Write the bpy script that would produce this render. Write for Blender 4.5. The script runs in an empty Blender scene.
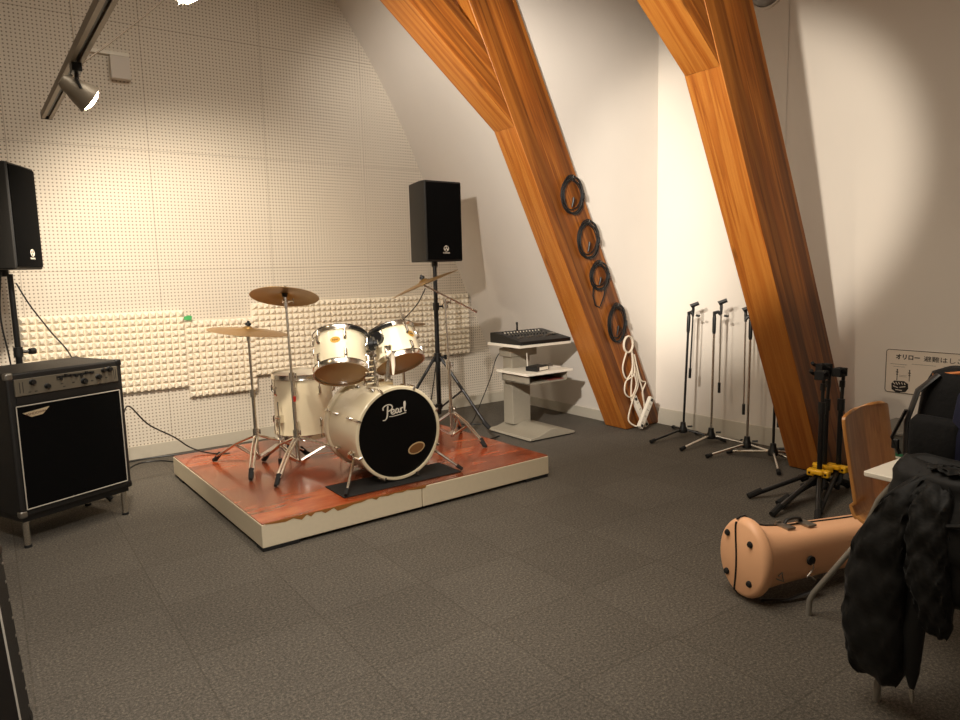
import bpy, bmesh, math, random
from math import sin, cos, pi, radians, sqrt, atan2, hypot
from mathutils import Vector, Matrix
random.seed(7)
scn = bpy.context.scene
COL = scn.collection
I4 = Matrix.Identity(4)

# ------------------------------------------------------------------ helpers
def T(x, y, z): return Matrix.Translation((x, y, z))
def RX(a): return Matrix.Rotation(a, 4, 'X')
def RY(a): return Matrix.Rotation(a, 4, 'Y')
def RZ(a): return Matrix.Rotation(a, 4, 'Z')
def S3(x, y, z): return Matrix.Diagonal((x, y, z, 1))

class MB:
    """collects shapes that become one mesh object"""
    def __init__(s): s.v = []; s.f = []
    def add(s, vs, fs, m=None):
        k = len(s.v)
        s.v += [(m @ Vector(v)) if m is not None else Vector(v) for v in vs]
        s.f += [tuple(i + k for i in f) for f in fs]
        return s
    def box(s, c, d, m=None):
        x, y, z = c; a, b, e = d[0]/2, d[1]/2, d[2]/2
        vs = [(x+i*a, y+j*b, z+k*e) for i in (-1, 1) for j in (-1, 1) for k in (-1, 1)]
        return s.add(vs, [(0,1,3,2),(4,6,7,5),(0,4,5,1),(2,3,7,6),(0,2,6,4),(1,5,7,3)], m)
    def loft(s, secs, caps=True, closed=False, m=None):
        n = len(secs[0]); vs = [p for q in secs for p in q]; fs = []
        K = len(secs)
        for i in range(K if closed else K-1):
            a, b = i*n, ((i+1) % K)*n
            for j in range(n):
                fs.append((a+j, a+(j+1) % n, b+(j+1) % n, b+j))
        if caps and not closed:
            fs.append(tuple(reversed(range(n)))); fs.append(tuple(range((K-1)*n, K*n)))
        return s.add(vs, fs, m)
    def tube(s, pts, r, n=8, closed=False, m=None, flat=None):
        P = [Vector(p) for p in pts]; K = len(P); secs = []
        nrm = None
        for i in range(K):
            if closed: t = P[(i+1) % K] - P[i-1]
            else: t = P[min(i+1, K-1)] - P[max(i-1, 0)]
            if t.length < 1e-9: t = Vector((0, 0, 1))
            t.normalize()
            if nrm is None:
                nrm = t.cross(Vector((0, 0, 1)))
                if nrm.length < 1e-3: nrm = Vector((1, 0, 0))
            nrm = nrm - t*nrm.dot(t)
            if nrm.length < 1e-6: nrm = t.orthogonal()
            nrm.normalize(); b = t.cross(nrm)
            rr = r[i] if isinstance(r, (list, tuple)) else r
            secs.append([P[i] + (nrm*cos(2*pi*j/n) + b*sin(2*pi*j/n)*(flat or 1))*rr for j in range(n)])
        return s.loft(secs, True, closed, m)
    def cyl(s, p, q, r, n=16, m=None): return s.tube([p, q], r, n, False, m)
    def lathe(s, prof, m=None, n=32, cap=False):
        secs = [[(r*cos(2*pi*j/n), r*sin(2*pi*j/n), z) for j in range(n)] for r, z in prof]
        return s.loft(secs, cap, False, m)
    def prism(s, pts, f0, f1):
        n = len(pts)
        vs = [f0(*p) for p in pts] + [f1(*p) for p in pts]
        fs = [tuple(range(n)), tuple(reversed(range(n, 2*n)))] + [(j, j+n, (j+1) % n + n, (j+1) % n) for j in range(n)]
        return s.add(vs, fs)
    def grid(s, fn, nu, nv, m=None):
        vs = [fn(i/nu, j/nv) for i in range(nu+1) for j in range(nv+1)]
        fs = [(i*(nv+1)+j, (i+1)*(nv+1)+j, (i+1)*(nv+1)+j+1, i*(nv+1)+j+1) for i in range(nu) for j in range(nv)]
        return s.add(vs, fs, m)
    def build(s, name, mat, parent=None, bevel=0, seg=2, ang=38, sub=0, solid=0, loc=None):
        me = bpy.data.meshes.new(name)
        me.from_pydata([tuple(v) for v in s.v], [], s.f)
        bm = bmesh.new(); bm.from_mesh(me)
        bmesh.ops.recalc_face_normals(bm, faces=bm.faces); bm.to_mesh(me); bm.free()
        for p in me.polygons: p.use_smooth = True
        me.set_sharp_from_angle(angle=radians(ang))
        me.materials.append(mat)
        o = bpy.data.objects.new(name, me); COL.objects.link(o)
        if parent is not None: o.parent = parent
        if loc is not None: o.location = loc
        if solid:
            md = o.modifiers.new('solid', 'SOLIDIFY'); md.thickness = solid; md.offset = 0
        if bevel:
            md = o.modifiers.new('bevel', 'BEVEL'); md.width = bevel; md.segments = seg; md.limit_method = 'ANGLE'; md.angle_limit = radians(40)
            md.harden_normals = True
        if sub:
            md = o.modifiers.new('sub', 'SUBSURF'); md.levels = sub; md.render_levels = sub
        return o

def tag(o, label, cat, group=None):
    o['label'] = label; o['category'] = cat
    if group: o['group'] = group
    return o
def thing(name, label, cat, loc=(0, 0, 0), rz=0, group=None):
    o = bpy.data.objects.new(name, None); COL.objects.link(o)
    o.empty_display_size = .1; o.location = loc; o.rotation_euler = (0, 0, rz)
    return tag(o, label, cat, group)
def struct(o):
    o['kind'] = 'structure'; return o
def dup(o, loc=None, rz=None, label=None, group=None, parent=None):
    kids = list(o.children)
    c = o.copy(); COL.objects.link(c)
    if parent is not None: c.parent = parent
    if loc is not None: c.location = loc
    if rz is not None: c.rotation_euler = (0, 0, rz)
    if label: c['label'] = label
    if group: c['group'] = group
    for k in kids: dup(k, parent=c)
    return c
def text_mesh(name, body, size, mat, parent, m, extrude=.0004, align='CENTER', sx=1, offset=0):
    cu = bpy.data.curves.new(name, 'FONT'); cu.body = body; cu.size = size; cu.extrude = extrude
    cu.align_x = align; cu.align_y = 'CENTER'; cu.offset = offset
    t = bpy.data.objects.new(name, cu); COL.objects.link(t)
    dg = bpy.context.evaluated_depsgraph_get(); dg.update()
    me = bpy.data.meshes.new_from_object(t.evaluated_get(dg))
    bpy.data.objects.remove(t); bpy.data.curves.remove(cu)
    me.transform(m @ S3(sx, 1, 1)); me.materials.clear(); me.materials.append(mat)
    o = bpy.data.objects.new(name, me); COL.objects.link(o); o.parent = parent
    return o

# ------------------------------------------------------------------ materials
def lin(c):
    return tuple(((x/255)/12.92 if x/255 <= .04045 else ((x/255+.055)/1.055)**2.4) for x in c) + (1,)
class NT:
    def __init__(s, name):
        s.m = bpy.data.materials.new(name); s.m.use_nodes = True
        s.t = s.m.node_tree; s.b = s.t.nodes['Principled BSDF']
    def n(s, typ, **kw):
        x = s.t.nodes.new(typ)
        for k, v in kw.items():
            if k.startswith('i_'):
                key = k[2:].replace('_', ' ')
                x.inputs[key if key in x.inputs else int(k[2:])].default_value = v
            else: setattr(x, k, v)
        return x
    def l(s, a, b): s.t.links.new(a, b)
    def math(s, op, a, b=None, c=None):
        x = s.t.nodes.new('ShaderNodeMath'); x.operation = op
        for i, q in enumerate((a, b, c)):
            if q is None: continue
            if isinstance(q, (int, float)): x.inputs[i].default_value = q
            else: s.l(q, x.inputs[i])
        return x.outputs[0]
    def mix(s, fac, a, b, blend='MIX'):
        x = s.t.nodes.new('ShaderNodeMix'); x.data_type = 'RGBA'; x.blend_type = blend
        for i, q in ((0, fac), (6, a), (7, b)):
            if isinstance(q, (int, float, tuple)): x.inputs[i].default_value = q
            else: s.l(q, x.inputs[i])
        return x.outputs[2]
    def xyz(s, coord='Object'):
        tc = s.n('ShaderNodeTexCoord'); sp = s.n('ShaderNodeSeparateXYZ'); s.l(tc.outputs[coord], sp.inputs[0])
        return tc.outputs[coord], sp.outputs[0], sp.outputs[1], sp.outputs[2]
    def noise(s, vec, scale, detail=3, rough=.5):
        x = s.n('ShaderNodeTexNoise'); x.inputs['Scale'].default_value = scale; x.inputs['Detail'].default_value = detail
        x.inputs['Roughness'].default_value = rough; s.l(vec, x.inputs['Vector']); return x.outputs['Fac']
    def bump(s, h, strength=.3, dist=.01):
        x = s.n('ShaderNodeBump'); x.inputs['Strength'].default_value = strength; x.inputs['Distance'].default_value = dist
        s.l(h, x.inputs['Height']); s.l(x.outputs[0], s.b.inputs['Normal'])
    def ramp(s, fac, stops):
        x = s.n('ShaderNodeValToRGB'); s.l(fac, x.inputs[0]); e = x.color_ramp.elements
        while len(e) < len(stops): e.new(.5)
        for k, (p, c) in zip(e, stops): k.position = p; k.color = c
        return x.outputs[0]
def plain(name, rgb, rough=.5, metal=0, var=.12, scale=40, spec=.5, bump=0, coat=0, trans=0):
    g = NT(name); b = g.b
    v, *_ = g.xyz()
    nz = g.noise(v, scale)
    c = lin(rgb)
    d = tuple(x*(1-var) for x in c[:3]) + (1,); e = tuple(min(1, x*(1+var)) for x in c[:3]) + (1,)
    g.l(g.mix(nz, d, e), b.inputs['Base Color'])
    b.inputs['Roughness'].default_value = rough; b.inputs['Metallic'].default_value = metal
    b.inputs['Specular IOR Level'].default_value = spec
    b.inputs['Coat Weight'].default_value = coat; b.inputs['Coat Roughness'].default_value = .08
    if trans: b.inputs['Transmission Weight'].default_value = trans
    if bump: g.bump(nz, bump, .004)
    return g.m

def m_perforated():
    g = NT('perforated acoustic board'); v, x, y, z = g.xyz()
    p = .0263
    def cell(c, off): return g.math('SUBTRACT', g.math('FRACT', g.math('MULTIPLY_ADD', c, 1/p, off)), .5)
    cx, cz = cell(x, .12), cell(z, .3)
    d = g.math('SQRT', g.math('ADD', g.math('MULTIPLY', cx, cx), g.math('MULTIPLY', cz, cz)))
    hole = g.math('SUBTRACT', 1, g.math('SMOOTH_MIN', g.math('MULTIPLY', g.math('MAXIMUM', g.math('SUBTRACT', d, .17), 0), 14), 1, .05))
    def seam(c, off, w): 
        f = g.math('FRACT', g.math('MULTIPLY', g.math('SUBTRACT', c, off), 1/.91))
        return g.math('LESS_THAN', g.math('ABSOLUTE', g.math('SUBTRACT', f, .5)), w)
    sm = g.math('MAXIMUM', seam(x, 1.14-.455, .0028), seam(z, 1.475-.455, .0028))
    nz = g.noise(v, 1.3, 2)
    base = g.mix(nz, lin((214, 204, 188)), lin((222, 212, 197)))
    c1 = g.mix(g.math('MULTIPLY', sm, .45), base, lin((120, 100, 80)))
    c2 = g.mix(g.math('MULTIPLY', hole, .74), c1, lin((92, 74, 55)))
    g.l(c2, g.b.inputs['Base Color']); g.b.inputs['Roughness'].default_value = .75
    g.bump(g.math('SUBTRACT', 1, hole), .35, .004)
    return g.m
def m_carpet():
    g = NT('grey carpet tiles'); v, x, y, z = g.xyz()
    ux = g.math('MULTIPLY', g.math('SUBTRACT', x, .015), 2); uy = g.math('MULTIPLY', g.math('SUBTRACT', y, .11), 2)
    ix, iy = g.math('FLOOR', ux), g.math('FLOOR', uy)
    par = g.math('MODULO', g.math('ABSOLUTE', g.math('ADD', ix, iy)), 2)
    cb = g.n('ShaderNodeCombineXYZ'); g.l(ix, cb.inputs[0]); g.l(iy, cb.inputs[1])
    wn = g.n('ShaderNodeTexWhiteNoise', noise_dimensions='2D'); g.l(cb.outputs[0], wn.inputs['Vector'])
    tile = g.math('ADD', g.math('MULTIPLY', par, .55), g.math('MULTIPLY', wn.outputs['Value'], .45))
    def edge(u): return g.math('GREATER_THAN', g.math('ABSOLUTE', g.math('SUBTRACT', g.math('FRACT', u), .5)), .494)
    ed = g.math('MAXIMUM', edge(ux), edge(uy))
    n1 = g.noise(v, 95, 2, .8); n2 = g.noise(v, 2.2, 3); n3 = g.noise(v, 330, 2, .9)
    base = g.mix(tile, lin((87, 82, 75)), lin((90, 85, 78)))
    sp = g.ramp(g.math('ADD', g.math('MULTIPLY', n1, .6), g.math('MULTIPLY', n3, .4)), [(.3, (.38, .38, .38, 1)), (.5, (1, 1, 1, 1)), (.66, (2.2, 2.1, 1.95, 1))])
    c = g.mix(1, base, sp, 'MULTIPLY')
    c = g.mix(1, c, g.mix(n2, (.85, .85, .85, 1), (1.12, 1.12, 1.12, 1)), 'MULTIPLY')
    c = g.mix(g.math('MULTIPLY', ed, .35), c, lin((60, 55, 48)))
    g.l(c, g.b.inputs['Base Color']); g.b.inputs['Roughness'].default_value = .95; g.b.inputs['Specular IOR Level'].default_value = .15
    g.bump(n3, .5, .004)
    return g.m
def m_wood(name, dark, mid, light, lam=.115, rough=.42, along=2, lamax=0, knots=True):
    g = NT(name); v, x, y, z = g.xyz()
    ax = [x, y, z]
    mp = g.n('ShaderNodeMapping'); sc = [7, 7, 7]; sc[along] = .22; mp.inputs['Scale'].default_value = sc
    g.l(v, mp.inputs[0])
    # every glued lamella has its own tone and its own grain offset
    li = g.math('FLOOR', g.math('MULTIPLY', ax[lamax], 1/lam))
    wn = g.n('ShaderNodeTexWhiteNoise', noise_dimensions='1D'); g.l(li, wn.inputs['W'])
    of = g.n('ShaderNodeCombineXYZ'); g.l(g.math('MULTIPLY', wn.outputs['Value'], 31), of.inputs[1]); g.l(g.math('MULTIPLY', wn.outputs['Value'], 7), of.inputs[2])
    va = g.n('ShaderNodeVectorMath', operation='ADD'); g.l(mp.outputs[0], va.inputs[0]); g.l(of.outputs[0], va.inputs[1])
    nz = g.noise(va.outputs[0], 1.1, 4, .6)
    rings = g.math('FRACT', g.math('MULTIPLY', nz, 6))
    rings = g.math('SMOOTH_MIN', g.math('MULTIPLY', rings, 1.6), g.math('MULTIPLY', g.math('SUBTRACT', 1, rings), 4), .2)
    fine = g.noise(va.outputs[0], 12, 3, .7)
    f = g.math('ADD', g.math('MULTIPLY_ADD', rings, .42, .10), g.math('MULTIPLY', fine, .48))
    c = g.ramp(f, [(.12, lin(dark)), (.45, lin(mid)), (.9, lin(light))])
    c = g.mix(1, c, g.mix(wn.outputs['Value'], (.58, .55, .50, 1), (1.15, 1.15, 1.12, 1)), 'MULTIPLY')
    if knots:
        vo = g.n('ShaderNodeTexVoronoi'); vm = g.n('ShaderNodeMapping'); s2 = [6, 6, 6]; s2[along] = 1.6
        vm.inputs['Scale'].default_value = s2; g.l(v, vm.inputs[0]); g.l(vm.outputs[0], vo.inputs['Vector']); vo.inputs['Scale'].default_value = 1
        k = g.math('MULTIPLY', g.math('SUBTRACT', 1, g.math('SMOOTH_MIN', g.math('MULTIPLY', vo.outputs['Distance'], 9), 1, .1)), .75)
        c = g.mix(k, c, lin((70, 32, 10)))
    g.l(c, g.b.inputs['Base Color']); g.b.inputs['Roughness'].default_value = rough
    g.bump(f, .06, .003)
    return g.m
def m_stage():
    g = NT('worn orange varnished plywood'); v, x, y, z = g.xyz()
    mp = g.n('ShaderNodeMapping'); mp.inputs['Scale'].default_value = (1.2, 5, 1); g.l(v, mp.inputs[0])
    a = g.noise(mp.outputs[0], 2.2, 6, .65); b = g.noise(v, 1.4, 3)
    c = g.ramp(a, [(.28, lin((92, 36, 14))), (.5, lin((164, 72, 34))), (.72, lin((192, 104, 58)))])
    c = g.mix(g.ramp(b, [(.42, (0, 0, 0, 1)), (.62, (.75, .75, .75, 1))]), c, lin((92, 46, 26)))
    g.l(c, g.b.inputs['Base Color']); g.b.inputs['Roughness'].default_value = .2
    g.l(g.math('MULTIPLY_ADD', b, .25, .1), g.b.inputs['Roughness'])
    g.b.inputs['Coat Weight'].default_value = .4; g.b.inputs['Coat Roughness'].default_value = .12
    return g.m
def m_cymbal():
    g = NT('bronze cymbal'); v, x, y, z = g.xyz()
    r = g.math('SQRT', g.math('ADD', g.math('MULTIPLY', x, x), g.math('MULTIPLY', y, y)))
    w = g.math('SINE', g.math('MULTIPLY', r, 900)); nz = g.noise(v, 9, 3)
    c = g.mix(nz, lin((150, 112, 62)), lin((196, 158, 100)))
    g.l(c, g.b.inputs['Base Color']); g.b.inputs['Metallic'].default_value = .9; g.b.inputs['Roughness'].default_value = .34
    g.bump(w, .12, .001); return g.m
def m_grille(name, rgb):
    g = NT(name); v, x, y, z = g.xyz()
    a = g.math('SINE', g.math('MULTIPLY', x, 1100)); b = g.math('SINE', g.math('MULTIPLY', z, 1100))
    w = g.math('MULTIPLY', a, b); c = lin(rgb)
    g.l(g.mix(w, tuple(q*.6 for q in c[:3])+(1,), tuple(q*1.5 for q in c[:3])+(1,)), g.b.inputs['Base Color'])
    g.b.inputs['Roughness'].default_value = .9; g.b.inputs['Specular IOR Level'].default_value = .1; return g.m
def m_fabric(name, rgb, rough=.75, spec=.3, sc=30, bump=.35):
    g = NT(name); v, *_ = g.xyz(); nz = g.noise(v, sc, 4, .6); c = lin(rgb)
    g.l(g.mix(nz, tuple(q*.65 for q in c[:3])+(1,), tuple(q*1.35 for q in c[:3])+(1,)), g.b.inputs['Base Color'])
    g.b.inputs['Roughness'].default_value = rough; g.b.inputs['Specular IOR Level'].default_value = spec
    g.b.inputs['Sheen Weight'].default_value = .05
    g.bump(nz, bump, .008); return g.m
def m_emit(name, rgb, s):
    g = NT(name); g.b.inputs['Base Color'].default_value = lin(rgb)
    g.b.inputs['Emission Color'].default_value = lin(rgb); g.b.inputs['Emission Strength'].default_value = s; return g.m

PERF = m_perforated(); CARPET = m_carpet()
PLASTER = plain('white painted plaster', (214, 206, 196), .85, var=.03, scale=3, spec=.2)
PLASTER2 = plain('white painted wallboard', (216, 207, 195), .85, var=.03, scale=2, spec=.2)
BASEB = plain('grey vinyl baseboard', (192, 184, 168), .6, var=.04)
TIMBER = m_wood('glued larch timber', (112, 56, 14), (172, 98, 34), (198, 130, 56), lam=5)
TIMBER_SHADED = m_wood('glued larch timber, laminated side', (66, 32, 8), (126, 68, 20), (158, 96, 36), lam=.075)  # lamellae of the wide faces, their shade painted in as darker wood tones
PLY = m_wood('bent beech plywood', (172, 108, 50), (200, 134, 68), (218, 156, 90), lam=3, rough=.35, knots=False)
STAGE = m_stage(); STAGESIDE = plain('cream laminated stage edge', (216, 203, 176), .5, var=.05)
BLACKP = plain('black plastic', (18, 18, 18), .45, var=.2)
BLACKM = plain('black painted metal', (14, 14, 15), .35, var=.15)
RUBBER = plain('black rubber', (14, 13, 12), .8, var=.2, bump=.2)
TOLEX = plain('black vinyl covering', (19, 17, 15), .55, var=.3, scale=260, bump=.3)
SPKBOX = plain('charcoal speaker cabinet', (28, 26, 23), .6, var=.15, scale=200, bump=.15)
GRILLE = m_grille('black grille cloth', (5, 5, 5))
CHROME = plain('chrome', (226, 221, 212), .2, metal=1, var=.06)
STEEL = plain('satin steel', (150, 146, 138), .38, metal=.9, var=.08)
GREYTUBE = plain('grey painted tube', (140, 135, 126), .4, metal=.3, var=.06)
DRUMW = plain('cream drum lacquer', (224, 211, 180), .25, var=.03, scale=4, coat=.5)
HEADTAN = plain('clear tan drum skin', (176, 138, 88), .25, var=.08, scale=6)
HEADWHITE = plain('coated white drum skin', (225, 215, 195), .6, var=.05)
HEADBLK = plain('black bass drum skin', (4, 4, 4), .5, var=.1, spec=.2)
LOGOW = plain('white lettering', (222, 214, 198), .5, var=.03)
GOLD = plain('gold badge', (186, 136, 34), .5, metal=0, var=.1)
BROWNB = plain('brown badge', (120, 82, 46), .4, var=.12)
DARKINK = plain('dark ink', (28, 24, 20), .6, var=.1)
CYM = m_cymbal()
FOAM = plain('cream acoustic foam', (238, 228, 210), .95, var=.05, scale=60, spec=.1, bump=.15)
GREENT = plain('green tape', (70, 170, 96), .5, var=.1)
CARTW = plain('cream laminate shelf', (228, 220, 204), .45, var=.03)
CARTG = plain('greige painted metal', (150, 142, 126), .5, var=.05)
PANELG = plain('grey control panel', (98, 91, 78), .5, metal=.1, var=.1)
SLV = plain('silver piping', (176, 170, 158), .4, var=.05)
WHITEP = plain('off white plastic', (232, 224, 208), .4, var=.04)
WHITEC = plain('off white cable', (226, 212, 190), .5, var=.05)
YEL = plain('yellow plastic', (236, 178, 28), .4, var=.06)
PEACH = plain('peach moulded case shell', (244, 188, 144), .42, var=.04, scale=8)
COAT = m_fabric('black down nylon', (17, 16, 14), .62, .25, 26, .25)
BAGB = m_fabric('black bag nylon', (14, 13, 13), .8, .2, 60, .35)
NAVY = m_fabric('navy nylon', (22, 24, 50), .7, .3, 60, .35)
ORANGE = plain('orange trim', (206, 120, 52), .6, var=.1)
SIGNW = plain('white sign plate', (222, 208, 190), .5, var=.02)
BOXG = plain('brushed grey steel box', (96, 94, 88), .45, metal=.4, var=.1)
GLABEL = plain('green label', (46, 110, 74), .5, var=.1)
RED = plain('red tag', (180, 40, 30), .5, var=.1)
LENS = m_emit('lit lamp lens', (255, 226, 180), 40)
RAILM = plain('grey lighting rail', (130, 116, 98), .5, metal=.2, var=.05)

# ------------------------------------------------------------------ room shell
def wx(z):                      # sloped right wall: x of its surface at height z
    if z <= 2.6: return 4.58 - .43*z
    t = z - 2.6
    return 4.58 - .43*2.6 - .46*t - .12*t*t
YB, XR, YC = 5.92, 4.87, 4.11   # back wall, dormer wall, dormer cheek
ZC, ZD, XL, YF = 4.2, 3.7, -3.0, -2.6
zs = [i*.1 for i in range(43)]
def face(name, vs, mat, faces=None):
    b = MB(); b.add(vs, faces or [tuple(range(len(vs)))]); return struct(b.build(name, mat))
face('floor', [(XL, YF, 0), (XR, YF, 0), (XR, YB, 0), (XL, YB, 0)], CARPET)
face('wall_back', [(XL, YB, 0)] + [(wx(z), YB, z) for z in zs if z <= ZC] + [(XL, YB, ZC)], PERF)
b = MB(); b.grid(lambda u, v: (wx(u*ZC), YC + (YB-YC)*v, u*ZC), 42, 1); struct(b.build('wall_sloped', PLASTER))
zt = [z for z in zs if z <= ZD]
face('wall_cheek', [(XR, YC, 0), (XR, YC, ZD)] + [(wx(z), YC, z) for z in reversed(zt)], PLASTER)
face('wall_right', [(XR, YF, 0), (XR, YC, 0), (XR, YC, ZD), (XR, YF, ZD)], PLASTER2)
face('ceiling_dormer', [(wx(ZD), YF, ZD), (XR, YF, ZD), (XR, YC, ZD), (wx(ZD), YC, ZD)], PLASTER)
zu = [z for z in zs if z >= ZD-.001]
face('wall_upper', [(wx(z), y, z) for z in (ZD, ZC) for y in (YF, YC)], PLASTER, [(0, 1, 3, 2)])
face('ceiling', [(XL, YF, ZC), (wx(ZC), YF, ZC), (wx(ZC), YB, ZC), (XL, YB, ZC)], PLASTER)
face('wall_left', [(XL, YF, 0), (XL, YB, 0), (XL, YB, ZC), (XL, YF, ZC)], PLASTER)
face('wall_front', [(XL, YF, 0), (XR, YF, 0), (XR, YF, ZD), (wx(ZD), YF, ZD), (wx(ZC), YF, ZC), (XL, YF, ZC)], PLASTER)
bh = .105
struct(MB().box(((XL+4.55)/2, YB-.006, bh/2), (4.55-XL, .012, bh)).build('baseboard_back', BASEB, bevel=.003))
b = MB(); b.prism([(4.575, 0), (4.563, 0), (4.563-.43*bh, bh), (4.575-.43*bh, bh)], lambda x, z: (x, YC+.24, z), lambda x, z: (x, YB-.012, z)); struct(b.build('baseboard_sloped', BASEB))
struct(MB().box((XR-.006, (YF+YC)/2, bh/2+.02), (.012, YC-YF, bh+.04)).build('baseboard_right', BASEB, bevel=.003))
b = MB()
for z in (.0,): b.box((XR-.002, 2.93, 1.85), (.002, .006, 3.4))
struct(b.build('trim_1', PLASTER))     # faint board joint on the dormer wall

# ------------------------------------------------------------------ timber beams
def make_beam(name, label, y0, y1):
    # local frame: origin at foot of the inner edge; beams lean towards the room
    t = thing(name, label, 'beam', (4.45, y0, 0), 0, 'leaning timber beams')
    k = .485; L = y1-y0
    def slab(nm, poly, ya, yb, rot=None):
        # poly in world XZ relative to the foot; stored in a frame whose Z runs along the grain
        b = MB(); a = rot
        inv = RY(-a)
        b.prism(poly, lambda x, z: inv @ Vector((x, ya, z)), lambda x, z: inv @ Vector((x, yb, z)))
        o = b.build(nm, TIMBER, t, bevel=.006, seg=2); o.rotation_euler = (0, a, 0)
        o.data.materials.append(TIMBER_SHADED)
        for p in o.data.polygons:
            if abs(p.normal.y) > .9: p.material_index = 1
        return o
    lean = -math.atan(k)
    zt, zb = 3.95, .006
    w = .455
    slab('post', [(-k*zb, zb), (w-k*zb, zb), (w-k*zt, zt), (-k*zt, zt)], 0, L, lean)
    jz = 2.44; jx = -k*jz
    u = Vector((-.605, .495)).normalized(); nrm = Vector((.495, .605)).normalized()
    l = 1.45; dp = .27
    A = Vector((jx, jz)); B = A + u*l; Cc = B + nrm*dp; D = A + nrm*dp + Vector((.03, -.05))
    Ain = Vector((jx+.09, jz))
    slab('brace', [tuple(A), tuple(B), tuple(Cc), (-k*2.98+.03, 2.98)], .004, L-.004, atan2(u.x, u.y))
    # plank set back between brace and post
    slab('strut', [(-k*2.55+.02, 2.60), (-k*2.75-.13, 2.90), (-k*zt-.16, zt), (-k*zt+.02, zt)], L*.45, L*.8, lean)
    return t
make_beam('timber_beam', 'leaning orange timber beam hung with coiled cables, the farther of two', 4.075, 4.33)
make_beam('timber_beam', 'leaning orange timber beam standing behind the black guitar stands, the nearer of two', 2.34, 2.575)

# ------------------------------------------------------------------ pyramid foam on the back wall
def foam_mesh(w=.5535, h=.62, nx=11, nz=12):
    b = MB(); dx, dz = w/nx, h/nz
    b.box((0, -.010, h/2), (w, .020, h))
    for i in range(nx):
        for j in range(nz):
            x, z = -w/2+(i+.5)*dx, (j+.5)*dz; a, c = dx/2*.97, dz/2*.97
            e = .0075; y0, y1 = -.020, -.052
            b.add([(x-a, y0, z-c), (x+a, y0, z-c), (x+a, y0, z+c), (x-a, y0, z+c),
                   (x-e, y1, z-e), (x+e, y1, z-e), (x+e, y1, z+e), (x-e, y1, z+e)],
                  [(0,1,5,4), (1,2,6,5), (2,3,7,6), (3,0,4,7), (4,5,6,7)])
    return b
fp = foam_mesh().build('foam_panel', FOAM, loc=(.467, YB+.0005, .532), ang=20)
FG = 'pyramid foam panels on the back wall'
tag(fp, 'cream pyramid foam panel on back wall directly above the bass amplifier', 'foam panel', FG)
for x, z, lb in [(1.022, .53, 'cream pyramid foam panel on back wall, just left of the green tape'),
                 (1.578, .44, 'lowest hung cream pyramid foam panel, behind the leftmost cymbal'),
                 (2.122, .56, 'cream pyramid foam panel on back wall behind the orange lit crash cymbal'),
                 (2.680, .564, 'cream pyramid foam panel on back wall behind the left rack tom'),
                 (3.238, .562, 'cream pyramid foam panel on back wall behind the smaller right rack tom'),
                 (3.796, .56, 'cream pyramid foam panel at right end of row, behind the right speaker stand')]:
    dup(fp, (x-.004, YB+.0005, z), 0, lb)
b = MB(); b.prism([(-.03, -.014), (.028, -.02), (.034, .012), (.01, .022), (-.026, .012)], lambda x, z: (x, 0, z), lambda x, z: (x, -.004, z))
tag(b.build('tape', GREENT, loc=(1.315, YB-.054, 1.09)), 'small scrap of green tape on the pyramid foam', 'tape')
b = MB().box((0, -.03, .10), (.135, .06, .165))
o = thing('wall_box', 'small beige box fixed high on the perforated back wall near the lit spotlight', 'wall box', (.985, YB, 2.86))
b.build('housing', PLASTER, o, bevel=.008)
MB().box((-.06, -.012, .205), (.26, .024, .028)).build('bracket', CARTW, o, bevel=.003)

# ------------------------------------------------------------------ drum riser
ST = .15                                        # stage top height
t = thing('drum_riser', 'low cream sided drum riser with glossy worn orange top', 'stage', (1.045, 3.425, 0), radians(1.6))
W_, D_ = 1.985, 1.78
for i, (xa, xb) in enumerate([(0, .965), (.971, W_)]):
    b = MB(); b.box(((xa+xb)/2, D_/2, .082), (xb-xa, D_, .124)); b.build('platform', STAGESIDE, t, bevel=.004)
rg = random.Random(3)
pts = [(0.0, D_), (0.0, .0)]
x = 0.0
while x < W_-.01:
    pts.append((x, -.001)); x += rg.uniform(.02, .05)
pts += [(W_, -.001), (W_, D_)]
b = MB(); b.prism([(.004, .004), (W_-.004, .004), (W_-.004, D_-.004), (.004, D_-.004)], lambda x, y: (x, y, .1442), lambda x, y: (x, y, .1495)); b.build('top_sheet', STAGE, t)
b = MB()
# torn lip of the varnished skin hanging over the front edge
lip = []; x = .02
while x < 1.0:
    lip.append((x, .147 - rg.choice([.002, .004, .012, .016, .020])*(1.2 if .15 < x < .5 else .7))); x += rg.uniform(.02, .06)
b.prism([(.01, .1488)] + lip + [(1.0, .1488)], lambda x, z: (x, -.0015, z), lambda x, z: (x, .001, z))
b.build('torn_edge', plain('torn ochre veneer', (150, 98, 44), .5), t)
for fx, fy in [(.10, .10), (1.88, .10), (.97, .12), (.10, 1.66), (1.88, 1.66)]:
    MB().box((fx, fy-.05, .010), (.20, .10, .0205)).build('foot_pad', RUBBER, t, bevel=.004)

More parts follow.
